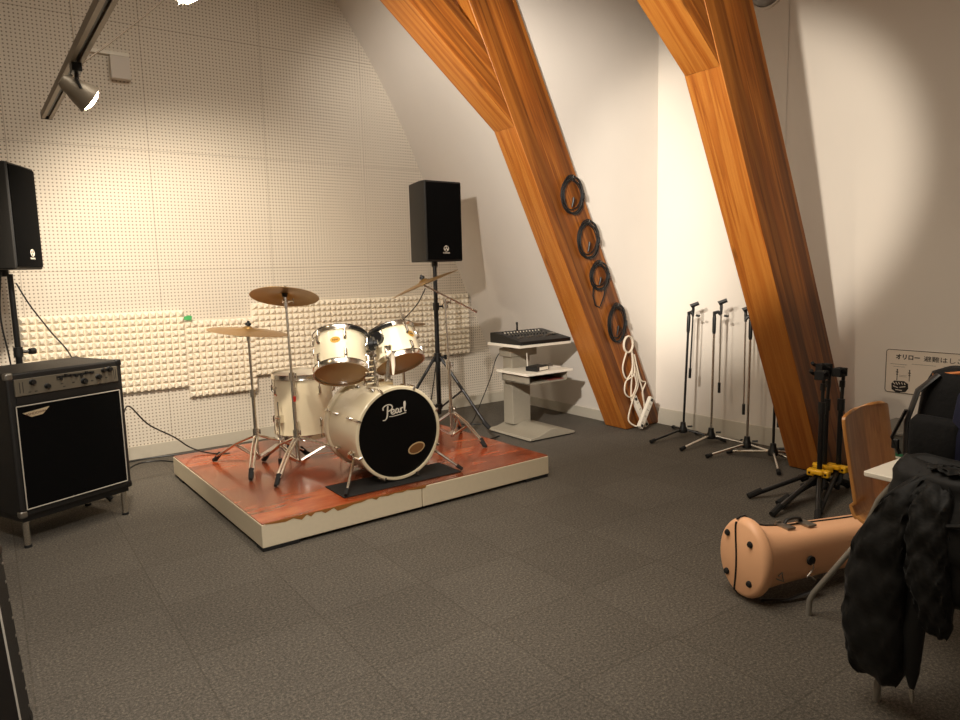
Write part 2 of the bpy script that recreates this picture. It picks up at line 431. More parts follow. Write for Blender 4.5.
# ------------------------------------------------------------------ drums
def lug(b, r, a, z, h=.05, m=None):
    c, s = cos(a), sin(a)
    M2 = (m or I4) @ RZ(a)
    b.tube([(r+.002, 0, z-h/2), (r+.014, 0, z-h/2+.008), (r+.014, 0, z+h/2-.008), (r+.002, 0, z+h/2)], .009, 8, m=M2)
def hoop_prof(r, z0, z1, th=.004, lip=.01):
    return [(r, z0), (r+th+.002, z0), (r+th, z0+.004), (r+th, z1-.004), (r+th+lip*.4, z1), (r, z1), (r, z0)]
def rods(par, r, n, z0, z1, ph=0, m=None):
    for i in range(n):
        b = MB()
        a = ph + 2*pi*i/n
        b.cyl(((r+.012)*cos(a), (r+.012)*sin(a), z0), ((r+.012)*cos(a), (r+.012)*sin(a), z1), .0032, 6, m=m); b.build('tension_rod', CHROME, par)
def make_drum(t, r, h, n, badge_ang, lower=HEADTAN, m=I4, nm='shell', ph=0, badge=True):
    """upright drum, bottom at z=0 of matrix m"""
    sh = MB(); sh.lathe([(r, .012), (r, h-.012), (r-.006, h-.012), (r-.006, .012), (r, .012)], m, 48); sh.build('shell', DRUMW, t)
    for z0, z1, nmh in ((h-.022, h+.012, 'top_hoop'), (-.012, .022, 'bottom_hoop')):
        b = MB(); b.lathe(hoop_prof(r+.004, z0, z1), m, 48); hp = b.build(nmh, CHROME, t)
        rods(hp, r, n, (h*.72 if z1 > h else -.004), (h+.004 if z1 > h else h*.28), ph, m)
    b = MB(); b.lathe([(.0, h+.004), (r*.9, h+.003), (r, h)], m, 40); b.build('batter_head', HEADWHITE, t)
    b = MB(); b.lathe([(.0, -.002), (r*.9, -.002), (r+.002, .002)], m, 40); b.build('bottom_head', lower, t)
    for i in range(n):
        for z in (h*.76, h*.24):
            b = MB(); lug(b, r, ph+2*pi*i/n, z, m=m); b.build('lug', CHROME, t)
    if badge:
        b = MB()
        def fb(u, v):
            a = badge_ang + (u-.5)*.24; rr = r+.0018
            return None
        pts = []
        vs = []; N = 20
        for j in range(N):
            q = 2*pi*j/N; a = badge_ang +   .19*cos(q); z = h*.62+.020*sin(q)
            vs.append(((r+.0022)*cos(a), (r+.0022)*sin(a), z))
        b.add(vs, [tuple(range(N))], m); bd = b.build('badge', GOLD, t)
        b = MB()
        for k in range(3):
            a = badge_ang + (-.08+.075*k); 
            b.tube([((r+.003)*cos(a-.02), (r+.003)*sin(a-.02), h*.62-.006), ((r+.003)*cos(a), (r+.003)*sin(a), h*.62+.007), ((r+.003)*cos(a+.022), (r+.003)*sin(a+.022), h*.62-.004)], .0018, 5, m=m)
        b.build('badge_emblem', DARKINK, bd)

# bass drum: axis along Y, front head towards the room
BX, BY, BZ = 1.960, 3.61, ST+.298
t = thing('bass_drum', 'cream bass drum with black front head standing on the drum riser', 'drum', (BX, BY, ST))
cz = .298; R_ = .272; Dp = .46
M_ = T(0, 0, cz) @ RX(-pi/2)                   # local z -> +y
b = MB(); b.lathe([(R_, .03), (R_, Dp-.03), (R_-.008, Dp-.03), (R_-.008, .03), (R_, .03)], M_, 64); b.build('shell', DRUMW, t)
for z0, z1, nm in ((-.004, .040, 'front_hoop'), (Dp-.040, Dp+.004, 'rear_hoop')):
    b = MB(); b.lathe([(R_-.004, z0), (R_+.010, z0), (R_+.015, z0+.004), (R_+.015, z1-.004), (R_+.010, z1), (R_-.004, z1), (R_-.004, z0)], M_, 64); b.build(nm, DRUMW, t)
b = MB(); b.lathe([(0, .006), (R_-.003, .006), (R_-.003, .012), (0, .012)], M_, 64); hd = b.build('front_head', HEADBLK, t)
b = MB(); b.lathe([(0, Dp-.012), (R_-.003, Dp-.012)], M_, 48); b.build('rear_head', HEADWHITE, t)
# script lettering on the head (white swash logo)
def stroke(b, pts, r, m): 
    P = [Vector(p) for p in pts]; out = []
    for i in range(len(P)-1):
        p0, p1, p2, p3 = P[max(i-1, 0)], P[i], P[i+1], P[min(i+2, len(P)-1)]
        for k in range(5):
            u = k/5; out.append(.5*((2*p1)+(p2-p0)*u+(2*p0-5*p1+4*p2-p3)*u*u+(3*p1-p0-3*p2+p3)*u*u*u))
    out.append(P[-1]); b.tube([(p.x, 0, p.y) for p in out], r, 6, m=m, flat=None)
b = MB()
LM = T(-.030, .0045, cz+.140) @ S3(.84, .25, .72) @ RY(radians(-5))
for st, r in [([(-.062, -.05), (-.052, -.02), (-.046, .02), (-.040, .05)], .0062),
           ([(-.080, .022), (-.078, .044), (-.050, .060), (-.018, .056), (-.006, .036), (-.018, .014), (-.046, .006)], .0052),
           ([(-.062, -.05), (-.076, -.062), (-.094, -.060)], .0045),
           ([(-.020, -.012), (.002, -.006), (.004, .010), (-.010, .012), (-.020, -.004), (-.014, -.024), (.004, -.024), (.016, -.012)], .0052),
           ([(.040, .008), (.026, .012), (.017, -.004), (.021, -.022), (.034, -.018), (.042, .008), (.040, -.014), (.048, -.024), (.056, -.014)], .0052),
           ([(.058, .012), (.060, -.024)], .0056), ([(.059, -.004), (.066, .010), (.078, .010)], .005),
           ([(.088, -.012), (.098, .030), (.100, .056), (.092, .050), (.088, .010), (.090, -.022), (.102, -.020)], .0052),
           ([(-.040, -.040), (.0, -.044), (.05, -.042), (.098, -.038)], .0034)]:
    stroke(b, st, r, LM)
b.build('script_logo', LOGOW, hd)
b = MB(); el = [(.060*cos(a), .034*sin(a)) for a in [2*pi*i/28 for i in range(28)]]
EM = T(.118, .0042, cz-.112) @ RY(radians(-14))
b.prism([(x, z) for x, z in el], lambda x, z: EM @ Vector((x, 0, z)), lambda x, z: EM @ Vector((x, .004, z))); eb = b.build('oval_badge', plain('cream badge rim', (196, 170, 126), .4), hd)
b = MB(); b.prism([(x*.86, z*.8) for x, z in el], lambda x, z: EM @ Vector((x, -.0012, z)), lambda x, z: EM @ Vector((x, 0, z)))
b.build('badge_face', BROWNB, eb)
for i in range(8):
    a = 2*pi*(i+.5)/8
    for side in (0, 1):
        z0, z1 = ((-.006, .085) if side == 0 else (Dp-.085, Dp+.006))
        b = MB(); q = M_ @ RZ(a)
        e = z0 if side == 0 else z1; s_ = 1 if side == 0 else -1
        b.tube([(R_+.002, 0, e), (R_+.020, 0, e), (R_+.023, 0, e+s_*.045)], .0075, 6, m=q)
        b.cyl((R_+.024, 0, e+s_*.0), (R_+.024, 0, e+s_*.085), .0035, 6, m=q)
        b.build('claw_hook', CHROME, t)
        b = MB(); lug(b, R_, a, (.13 if side == 0 else Dp-.13), .055, M_); b.build('lug', CHROME, t)
for sx in (-1, 1):
    b = MB(); a0 = Vector((sx*.235, .13, cz-.115)); a1 = Vector((sx*.385, -.06, .03))
    b.cyl(tuple(a0+Vector((sx*-.02, .02, .03))), tuple(a0+Vector((sx*.035, -.015, -.01))), .022, 12)
    b.tube([tuple(a0), tuple(a0.lerp(a1, .5)), tuple(a1)], [.010, .009, .007], 8)
    sp = b.build('spur', CHROME, t)
    b = MB(); b.tube([tuple(a1+(a0-a1)*.06), tuple(a1+(a1-a0)*.09)], [.013, .011], 8); b.build('rubber_tip', RUBBER, sp)
# tom holder on top of the shell
b = MB(); zt = cz+R_
b.box((.0, .20, zt+.012), (.10, .11, .03))
for px, py, qx, qy, pz in ((-.045, .20, -.050, .21, .205), (.040, .20, .055, .20, .23)):
    b.cyl((px, py, zt), (qx, qy, zt+pz), .0125, 12)
    b.cyl((px, py, zt+.02), (px+(qx-px)*.2, py, zt+.06), .021, 12)
    b.cyl((qx, qy, zt+pz-.03), (qx, qy, zt+pz+.012), .024, 12)
b.tube([(-.050, .21, zt+.205), (-.09, .20, zt+.215), (-.125, .19, zt+.18)], .010, 8)
b.tube([(.055, .20, zt+.23), (.085, .21, zt+.245), (.11, .225, zt+.22)], .010, 8)
for w_ in ((-.062, .165, zt+.19), (.075, .165, zt+.2), (-.02, .145, zt+.02), (.03, .14, zt+.03), (-.09, .165, zt+.205)):
    b.box(w_, (.028, .012, .018)); b.cyl((w_[0], w_[1]-.012, w_[2]), (w_[0], w_[1]+.03, w_[2]), .006, 8)
hold = b.build('tom_holder', CHROME, t)
b = MB(); 
for c, d in (((-.085, .185, zt+.10), (.055, .05, .17)),):
    b.box(c, (.012, .03, .17)); b.box((c[0]-.03, c[1], c[2]), (.012, .03, .17))
    for k in range(5): b.cyl((c[0]-.045, c[1]-.02, c[2]-.07+.034*k), (c[0]+.012, c[1]-.02, c[2]-.07+.034*k), .011, 8)
b.build('mount_bracket', CHROME, hold)
b = MB(); b.tube([(.005, .13, zt+.185), (.030, .135, zt+.205), (.055, .15, zt+.18), (.062, .155, zt+.12), (.056, .15, zt+.06)], [.010, .014, .015, .013, .006], 8)
b.build('cable_loom', WHITEC, hold)

def make_tom(label, c, r, h, tilt, yaw, badge, n=6):
    t = thing('rack_tom', label, 'drum', c, 0, 'rack toms')
    m = RZ(yaw) @ RX(-tilt) @ T(0, 0, -h/2)
    make_drum(t, r, h, n, badge, m=m, ph=radians(40))
    # rubber isolation mount ring section on the holder side
    return t, m
t1, m1 = make_tom('larger cream rack tom over the bass drum, left one of the two', (1.730, 3.885, .915), .157, .235, radians(34), radians(-24), radians(-100))
b = MB(); s_ = Vector((1, .0, 0))
for k in range(9):
    a = radians(-70+k*11); 
    b.tube([((.157+.018)*cos(a), (.157+.018)*sin(a), .225), ((.157+.018)*cos(a+.2), (.157+.018)*sin(a+.2), .225)], .010, 6, m=m1)
b.cyl((.175, -.05, .16), (.205, -.06, .16), .042, 16, m=m1)
b.cyl((.200, -.058, .16), (.225, -.066, .16), .02, 12, m=m1)
b.build('isolation_mount', BLACKM, t1)
t2, m2 = make_tom('smaller cream rack tom over the bass drum, right one of the two', (2.125, 3.925, .925), .152, .215, radians(32), radians(0), radians(-66))
b = MB()
for k in range(9):
    a = radians(150+k*11)
    b.tube([((.152+.018)*cos(a), (.152+.018)*sin(a), .205), ((.152+.018)*cos(a+.2), (.152+.018)*sin(a+.2), .205)], .010, 6, m=m2)
b.cyl((-.135, -.075, .15), (-.160, -.09, .15), .040, 16, m=m2)
b.build('isolation_mount', BLACKM, t2)
# floor tom
t = thing('floor_tom', 'tall cream floor tom on three legs at the left of the bass drum', 'drum', (1.748, 4.585, ST))
FR = .200; fz = .165
make_drum(t, FR, .420, 8, 0, m=T(0, 0, fz), ph=radians(10), badge=False, lower=HEADWHITE)
for a in (radians(-158), radians(-20), radians(100)):
    c, s = cos(a), sin(a); b = MB(); r0 = FR+.028
    b.tube([(r0*c, r0*s, .42), (r0*c, r0*s, .10), ((r0+.012)*c, (r0+.012)*s, .06), ((r0+.012)*c, (r0+.012)*s, .015)], .0065, 8)
    b.box((0, 0, 0), (.035, .03, .05), T((FR+.016)*c, (FR+.016)*s, .30) @ RZ(a))
    b.cyl((( r0)*c-.02*s, (r0)*s+.02*c, .31), ((r0)*c+.03*s, (r0)*s-.03*c, .31), .008, 8)
    lg = b.build('leg', CHROME, t)
    MB().cyl(((r0+.012)*c, (r0+.012)*s, 0), ((r0+.012)*c, (r0+.012)*s, .035), .013, 10).build('rubber_foot', RUBBER, lg)
# drum mat
o = thing('drum_mat', 'black rubber mat under the front of the bass drum', 'mat', (1.95, 3.665, ST))
MB().box((0, 0, .003), (.80, .27, .006)).build('mat_sheet', RUBBER, o, bevel=.002)

# ------------------------------------------------------------------ cymbals and their stands
def make_tripod(t, rad, hub, yaw, mat, n=3, ft=.010, zb=.06, double=True, foot=.05):
    for i in range(n):
        a = yaw + 2*pi*i/n; c, s = cos(a), sin(a); px, py = -s, c
        b = MB()
        for o_ in ((-.011, .011) if double else (0,)):
            b.tube([(.02*c+px*o_, .02*s+py*o_, hub), (rad*.45*c+px*o_, rad*.45*s+py*o_, hub*.72), (rad*.93*c+px*o_, rad*.93*s+py*o_, .045)], ft*.75, 8)
            b.tube([(.018*c+px*o_, .018*s+py*o_, zb), (rad*.5*c+px*o_, rad*.5*s+py*o_, hub*.66)], ft*.6, 6)
        lg = b.build('leg', mat, t)
        MB().tube([(rad*.88*c, rad*.88*s, .062), (rad*c, rad*s, .016), (rad*1.06*c, rad*1.06*s, .011)], [.017, .016, .011], 8).build('rubber_foot', RUBBER, lg)
def wing(b, p, ax=(1, 0, 0)):
    p = Vector(p); a = Vector(ax)
    b.cyl(tuple(p), tuple(p+a*.03), .007, 8); b.cyl(tuple(p+a*.03-Vector((0, 0, .016))), tuple(p+a*.03+Vector((0, 0, .016))), .0055, 6)
def make_cymbal(label, c, r, ax_tilt, tilt, bell=.14):
    t = thing('cymbal', label, 'cymbal', c, 0, 'cymbals of the drum kit')
    t.rotation_euler = (Matrix.Rotation(tilt, 4, Vector(ax_tilt))).to_euler()
    pr = [(.006, .024), (r*bell*.6, .021), (r*bell, .010), (r*bell*1.15, .006), (r*.6, -.002), (r, -.016), (r, -.0175), (r*.6, -.0035), (r*bell*1.15, .004), (r*bell, .008), (.006, .022), (.006, .024)]
    b = MB(); b.lathe(pr, None, 64); b.build('plate', CYM, t, ang=50)
    b = MB(); b.lathe([(0, .058), (.008, .056), (.009, .046), (.018, .044), (.020, .030), (.012, .025), (0, .024)], None, 16); b.build('wing_nut', BLACKP, t)
    b = MB(); b.lathe([(0, .012), (.02, .006), (.016, -.018), (0, -.018)], None, 16); b.build('felt_washer', BLACKP, t)
    return t
def make_cym_stand(label, base, top, yaw, rad=.30, hub=.27, boom=None, tag_=False):
    t = thing('cymbal_stand', label, 'stand', (base[0], base[1], ST), 0, 'cymbal stands')
    dx, dy, zt = top[0]-base[0], top[1]-base[1], top[2]-ST
    b = MB(); zj = zt*.55; f = lambda z: (dx*z/zt, dy*z/zt, z)
    b.cyl(f(.04), f(hub+.05), .014, 12); b.cyl(f(hub-.02), f(zj), .0125, 12); b.build('lower_tube', CHROME, t)
    b = MB(); b.cyl(f(zj-.02), f(zt), .0085, 12); b.build('upper_tube', CHROME, t)
    for z in (hub+.03, zj):
        b = MB(); b.cyl(f(z-.03), f(z+.02), .020, 12); cl = b.build('clamp', CHROME, t); b = MB(); wing(b, f(z), (.7, -.7, 0)); b.build('wing_screw', CHROME, cl)
    q0 = f(zt)
    b = MB(); b.cyl(f(zt-.06), f(zt+.004), .013, 12); b.build('tilter', CHROME, t)
    b = MB(); b.cyl((q0[0]-.02, q0[1], zt-.02), (q0[0]+.025, q0[1], zt-.02), .012, 10); ht = b.build('tilter_gear', CHROME, t)
    b = MB(); wing(b, (q0[0]+.02, q0[1], zt-.02)); b.build('wing_screw', CHROME, ht)
    b = MB(); b.cyl(f(.05), f(.075), .020, 12); b.build('foot_collar', CHROME, t)
    if boom:
        p, q = [Vector(v)-Vector((base[0], base[1], ST)) for v in boom]
        b = MB(); b.cyl(tuple(p), tuple(q), .0065, 10); b.cyl(tuple(q), tuple(q+(q-p)*.10), .011, 10); b.build('boom_arm', CHROME, t)
    if tag_:
        b = MB(); b.box((f(.50)[0]-.016, -.016, .47), (.018, .004, .035)); b.build('red_tag', RED, t)
    make_tripod(t, rad, hub, yaw, CHROME)
    return t
make_cym_stand('chrome cymbal stand under the leftmost cymbal', (1.395, 4.55), (1.398, 4.59, 1.043), radians(-115), .35, .20)
make_cymbal('leftmost bronze cymbal, held edge on low in front of the foam panels', (1.398, 4.59, 1.060), .255, (.58, .82, 0), radians(7))
make_cym_stand('chrome cymbal stand under the orange lit cymbal, in front of the floor tom', (1.570, 4.27), (1.588, 4.38, 1.262), radians(-132), .36, .21, tag_=True)
make_cymbal('highest bronze cymbal, tilted to show its orange lit underside', (1.586, 4.385, 1.285), .218, (.80, -.60, 0), radians(-19))
make_cym_stand('chrome boom cymbal stand at the right rear of the drum riser', (2.74, 4.22), (2.73, 4.26, 1.205), radians(-75), .30, .22, boom=((2.575, 4.285, 1.312), (2.93, 4.20, 1.125)))
make_cymbal('right hand bronze cymbal on a boom, steeply tilted in front of the black speaker', (2.575, 4.285, 1.335), .262, (.58, .82, 0), radians(-22))
# hi-hat behind the smaller tom
t = thing('hi_hat_stand', 'chrome hi-hat stand mostly hidden behind the smaller rack tom', 'stand', (2.50, 4.50, ST))
b = MB(); b.cyl((0, 0, .03), (0, 0, .80), .0125, 12); b.cyl((0, 0, .78), (0, 0, 1.03), .0035, 8); b.build('tube', CHROME, t)
MB().cyl((0, 0, .78), (0, 0, .85), .018, 12).build('seat_collar', CHROME, t)
b = MB(); b.cyl((0, 0, .91), (0, 0, .95), .011, 10); wing(b, (0, 0, .935), (.8, .5, 0)); b.build('clutch', CHROME, t)
MB().box((-.02, -.16, .035), (.09, .26, .015), RX(radians(0))).build('pedal', STEEL, t, bevel=.004)
make_tripod(t, .30, .24, radians(40), CHROME)
hr = .178
for lb, z, fl in (('top hi-hat cymbal, thin bronze disc seen edge on above the smaller rack tom', 1.037, 1), ('bottom hi-hat cymbal, thin bronze disc under the top one', 1.012, -1)):
    c = thing('hi_hat_cymbal', lb, 'cymbal', (2.50, 4.50, z), 0, 'hi-hat cymbals')
    b = MB(); b.lathe([(.006, fl*.022), (.03, fl*.018), (.045, fl*.004), (hr, -fl*.010), (hr, -fl*.0115), (.045, fl*.0025), (.03, fl*.0165), (.006, fl*.0205), (.006, fl*.022)], None, 48); b.build('plate', CYM, c, ang=50)

# ------------------------------------------------------------------ loudspeakers
def make_speaker(label, c, rz):
    t = thing('loudspeaker', label, 'speaker', c, rz, 'loudspeakers on poles')
    w, d, h, w2 = .345, .33, .615, .215
    b = MB(); b.prism([(-w/2, 0), (w/2, 0), (w/2, .09), (w2/2, d), (-w2/2, d), (-w/2, .09)], lambda x, y: (x, y, 0), lambda x, y: (x, y, h)); b.build('cabinet', SPKBOX, t, bevel=.010)
    b = MB(); b.grid(lambda u, v: ((u-.5)*(w-.028), -.006-.012*(1-(2*u-1)**2), .016+v*(h-.032)), 12, 2); 
    b.prism([(-w/2+.014, .016), (w/2-.014, .016), (w/2-.014, h-.016), (-w/2+.014, h-.016)], lambda x, z: (x, -.007, z), lambda x, z: (x, .004, z))
    gr = b.build('grille', GRILLE, t)
    b = MB(); e = lambda r, n=24: [(r*cos(2*pi*i/n), r*sin(2*pi*i/n)) for i in range(n)]
    LZ = .078; LX = 0
    b.tube([(LX+.021*cos(2*pi*i/28), -.020, LZ+.02+.021*sin(2*pi*i/28)) for i in range(28)], .0022, 6, closed=True)
    for k in range(3):
        a = pi/2+2*pi*k/3; c_, s_ = cos(a), sin(a)
        b.tube([(LX, -.020, LZ+.02), (LX+.017*c_, -.020, LZ+.02+.017*s_)], .0020, 5)
        for q in (-.5, .5): b.tube([(LX+.008*c_, -.020, LZ+.02+.008*s_), (LX+.016*cos(a+q), -.020, LZ+.02+.016*sin(a+q))], .0015, 5)
    em = b.build('emblem', LOGOW, gr)
    text_mesh('brand_lettering', 'YAMAHA', .016, LOGOW, gr, T(LX, -.0195, LZ-.014) @ RX(pi/2), .0006)
    for sx in (-1, 1): MB().tube([(sx*w/2-sx*.012, .004, .02), (sx*w/2-sx*.012, .004, h-.02)], .008, 6).build('edge_strip', BLACKP, t)
    b = MB(); b.cyl((0, .15, -.04), (0, .15, .02), .026, 16); b.build('pole_cup', BLACKP, t)
    return t
def make_spk_stand(label, c, top, rz=0):
    t = thing('speaker_stand', label, 'stand', c, rz, 'tripod speaker stands')
    z = top-c[2]
    b = MB(); b.cyl((0, 0, .10), (0, 0, .98), .019, 14); b.build('lower_pole', BLACKM, t)
    b = MB(); b.cyl((0, 0, .9), (0, 0, z), .0165, 14); b.build('upper_pole', BLACKM, t)
    b = MB(); b.cyl((0, 0, .53), (0, 0, .60), .030, 14); b.build('leg_collar', BLACKP, t)
    MB().cyl((0, 0, .95), (0, 0, 1.01), .026, 14).build('height_collar', BLACKP, t); MB().cyl((0, 0, .14), (0, 0, .18), .028, 14).build('brace_collar', BLACKP, t)
    for zz in (.565, .98):
        b = MB(); b.cyl((.02, -.015, zz), (.05, -.03, zz), .009, 10); b.lathe([(0, -.02), (.019, -.016), (.021, .016), (0, .02)], T(.062, -.036, zz) @ RY(pi/2), 10, True); b.build('knob', BLACKP, t)
    for i in range(3):
        a = radians(-62+120*i); c_, s_ = cos(a), sin(a)
        b = MB(); b.tube([(.025*c_, .025*s_, .57), (.44*c_, .44*s_, .02)], .0125, 10)
        b.tube([(.025*c_, .025*s_, .16), (.22*c_, .22*s_, .305)], .008, 8)
        lg = b.build('leg', BLACKM, t)
        MB().tube([(.405*c_, .405*s_, .060), (.455*c_, .455*s_, .013)], .018, 8).build('rubber_foot', RUBBER, lg)
    return t
make_spk_stand('black tripod speaker stand rising behind the bass drum, carrying the right speaker', (2.965, 4.76, ST), 1.475)
a = radians(2); make_speaker('black loudspeaker on a pole at the right of the drum kit', (2.965+.15*sin(a), 4.76-.15*cos(a), 1.487), a)
make_spk_stand('black speaker stand behind the bass amplifier, carrying the left speaker', (.145, 5.08, 0), 1.455, radians(35))
a = radians(64); make_speaker('black loudspeaker cut by the left picture edge, above the bass amplifier', (.125+.14*sin(a), 5.08-.14*cos(a), 1.480), a)
def cable(name, label, pts, r, mat, n=6, group=None):
    P = [Vector(p) for p in pts]; out = []
    for i in range(len(P)-1):
        p0, p1, p2, p3 = P[max(i-1, 0)], P[i], P[i+1], P[min(i+2, len(P)-1)]
        for k in range(8):
            u = k/8; out.append(.5*((2*p1)+(p2-p0)*u+(2*p0-5*p1+4*p2-p3)*u*u+(3*p1-p0-3*p2+p3)*u*u*u))
    out.append(P[-1]); b = MB(); b.tube(out, r, n); o = b.build(name, mat); return tag(o, label, 'cable', group) if label else o
cable('speaker_cable', 'black cable running from left speaker down behind the bass amplifier', [(.17, 5.02, 1.40), (.23, 5.02, 1.26), (.32, 5.05, 1.10), (.43, 5.06, .90), (.50, 5.08, .5), (.52, 5.1, .01)], .005, BLACKP)
cable('speaker_cable', 'black cable hanging straight from the right speaker behind the boom cymbal', [(3.03, 4.90, 1.52), (3.07, 4.92, 1.42), (3.07, 4.92, 1.1), (3.06, 4.92, .75), (3.02, 4.95, .4), (2.99, 5.0, .162)], .005, BLACKP)
cable('speaker_cable', 'thin black cable hanging at far left beside the speaker stand', [(.10, 5.02, 1.47), (.075, 5.04, 1.2), (.10, 5.06, .9), (.12, 5.1, .4), (.14, 5.2, .01)], .005, BLACKP)
cable('thin_cord', 'thin cord slanting from the boom cymbal down behind the smaller rack tom', [(2.60, 4.31, 1.29), (2.55, 4.36, 1.17), (2.47, 4.46, 1.048)], .004, BLACKP)

# ------------------------------------------------------------------ bass amplifier
al = radians(25)
t = thing('bass_amplifier', 'large black bass amplifier with silver control panel on chrome legs', 'amplifier', (.340, 4.388, 0), al); t.scale = (1.05, 1, 1.015)
w, d, z0, z1 = .60, .45, .17, .925
b = MB(); b.box((0, d/2, (z0+z1)/2), (w, d, z1-z0)); b.build('cabinet', TOLEX, t, bevel=.014, seg=3)
b = MB(); b.prism([(-.262, .765), (.262, .765), (.262, .80), (-.262, .80)], lambda x, z: (x, -.004, z), lambda x, z: (x, .004, z)); b.build('divider', BLACKP, t)
pn = MB().box((.0, -.004, .848), (.535, .012, .088)).build('control_panel', PANELG, t, bevel=.003)
for px, pz, r in ((-.185, .870, .013), (-.115, .838, .012), (.075, .836, .014), (.155, .848, .013), (.186, .880, .011), (.220, .882, .013)):
    b = MB(); b.lathe([(0, 0), (r*1.2, 0), (r*1.2, .004), (r, .006), (r*.85, .022), (0, .022)], T(px, -.010, pz) @ RX(pi/2), 16); b.build('knob', BLACKP, pn)
b = MB(); b.box((.035, -.0105, .876), (.20, .003, .012)); eqp = b.build('slider_slot', BLACKP, pn)
for k in range(7): MB().box((-.045+.027*k, -.015, .874+.005*((k*3) % 4-1.5)), (.011, .012, .013)).build('slider', BLACKP, pn)
for px in (-.245, -.230, .245, .255): MB().box((px, -.0108, .848), (.0025, .0015, .055)).build('panel_mark', DARKINK, pn)
for px, pz in ((-.20, .82), (-.17, .82), (-.06, .862), (-.04, .838), (-.03, .822), (.02, .836), (.12, .83), (.2, .835)): MB().box((px, -.0108, pz), (.012, .0015, .004)).build('panel_mark', DARKINK, pn)
MB().box((0, -.001, .4825), (.545, .012, .545)).build('grille', GRILLE, t)
b = MB(); q = [(-.27, .212), (.27, .212), (.27, .752), (-.27, .752)]
for i in range(4):
    (xa, za), (xb, zb_) = q[i], q[(i+1) % 4]; b.cyl((xa, -.008, za), (xb, -.008, zb_), .0030, 8)
b.build('piping', SLV, t)
b = MB(); b.prism([(-.245, .715), (-.115, .730), (-.150, .696), (-.205, .690)], lambda x, z: (x, -.013, z), lambda x, z: (x, -.007, z)); lp = b.build('logo_plate', plain('warm silver plate', (196, 178, 146), .35, metal=.3), t)
text_mesh('brand_lettering', 'ASHDOWN', .019, plain('dark red ink', (70, 30, 22), .5), lp, T(-.184, -.0135, .708) @ RX(pi/2) @ RZ(radians(4)), .0005)
for sx in (-1, 1):
    for y in (0, d):
        for z in (z0, z1):
            b = MB(); b.box((sx*(w/2-.017), y+(.017 if y == 0 else -.017), z+(.017 if z == z0 else -.017)), (.040, .040, .040))
            b.build('corner_protector', STEEL if (sx < 0 and y == 0) else BLACKM, t, bevel=.012, seg=3)
    for y in (.035, d-.035):
        b = MB(); b.cyl((sx*(w/2-.035), y, 0), (sx*(w/2-.035), y, z0+.002), .0155, 16); lg = b.build('leg', CHROME, t)
        MB().cyl((sx*(w/2-.035), y, 0), (sx*(w/2-.035), y, .014), .018, 14).build('rubber_foot', RUBBER, lg)
MB().box((0, d/2, z0-.012), (w-.03, d-.03, .03)).build('base_frame', BLACKM, t)
cable('instrument_cable', 'black cable looping from the bass amplifier across to the drum riser', [(.66, 4.86, .56), (.71, 4.95, .585), (.83, 5.06, .43), (1.0, 5.13, .30), (1.12, 5.20, .19), (1.22, 5.08, .157), (1.33, 4.98, .157)], .005, BLACKP)
cable('floor_cable', 'black cable lying on the floor along the back wall behind the bass amplifier', [(.55, 5.75, .006), (.8, 5.84, .006), (.96, 5.86, .006), (1.15, 5.83, .006), (1.6, 5.8, .006)], .006, BLACKP)
cable('floor_cable', 'second black cable on the floor near left rear corner of the drum riser', [(.72, 5.55, .006), (.85, 5.74, .006), (1.0, 5.72, .006), (1.10, 5.60, .006), (1.3, 5.55, .006)], .005, BLACKP)

# second amplifier, cut off by the left edge of the picture
t = thing('guitar_amplifier', 'black riveted amplifier cabinet cut off by bottom left picture corner', 'amplifier', (.005, 2.55, 0), radians(76))
w, d, h = .60, .27, .60; sl = .055
LEAN = lambda x, y, z: (x, y+sl*z, z)
def shear_box(b, c, dd):
    k = len(b.v); b.box(c, dd)
    for i in range(k, len(b.v)): b.v[i] = Vector(LEAN(*b.v[i]))
b = MB(); shear_box(b, (-w/2, d/2, h/2), (w, d, h)); b.build('cabinet', TOLEX, t, bevel=.010, seg=3)
b = MB(); shear_box(b, (-w/2-.055, -.002, h/2-.035), (w-.19, .010, h-.17)); b.build('grille', m_grille('salt and pepper grille cloth', (34, 30, 27)), t)
b = MB(); q = [(-w+.04, .05), (-.15, .05), (-.15, h-.12), (-w+.04, h-.12)]
for i in range(4):
    (xa, za), (xb, zb_) = q[i], q[(i+1) % 4]; b.cyl(LEAN(xa, -.008, za), LEAN(xb, -.008, zb_), .004, 6)
b.build('piping', SLV, t)
for k in range(9):
    b = MB(); z = .06+.06*k; b.lathe([(0, .003), (.004, .002), (.0055, 0)], T(*LEAN(-.022, -.0005, z)) @ RX(pi/2), 10); b.build('rivet', STEEL, t)
for y in (.0, d):
    for z in (0, h):
        b = MB(); yy = y+(.018 if y == 0 else -.018); zz = z+(.018 if z == 0 else -.018); shear_box(b, (-.017, yy, zz), (.042, .042, .042)); b.build('corner_protector', BLACKM, t, bevel=.012, seg=3)

# ------------------------------------------------------------------ mixer trolley
t = thing('mixer_trolley', 'greige pedestal trolley with two cream shelves beside the timber beam', 'trolley', (3.77, 4.56, 0))
b = MB()
pr = [(-.25, .012), (-.24, .035), (-.16, .040), (-.09, .060), (-.02, .085), (.05, .085), (.12, .055), (.18, .036), (.25, .030), (.25, .010)]
b.prism(pr, lambda x, z: (x, -.29, z), lambda x, z: (x, .28, z)); b.build('base', CARTG, t, bevel=.006)
for sx in (-1, 1):
    for y in (-.26, .22): MB().cyl((sx*.20, y, 0), (sx*.20, y, .02), .022, 12).build('foot', RUBBER, t)
MB().box((-.02, .16, .42), (.20, .13, .70)).build('post', CARTG, t, bevel=.006)
MB().box((.0, .16, .70), (.30, .16, .07)).build('top_bracket', CARTG, t, bevel=.006)
MB().box((.015, .02, .783), (.57, .44, .024)).build('top_shelf', CARTW, t, bevel=.003)
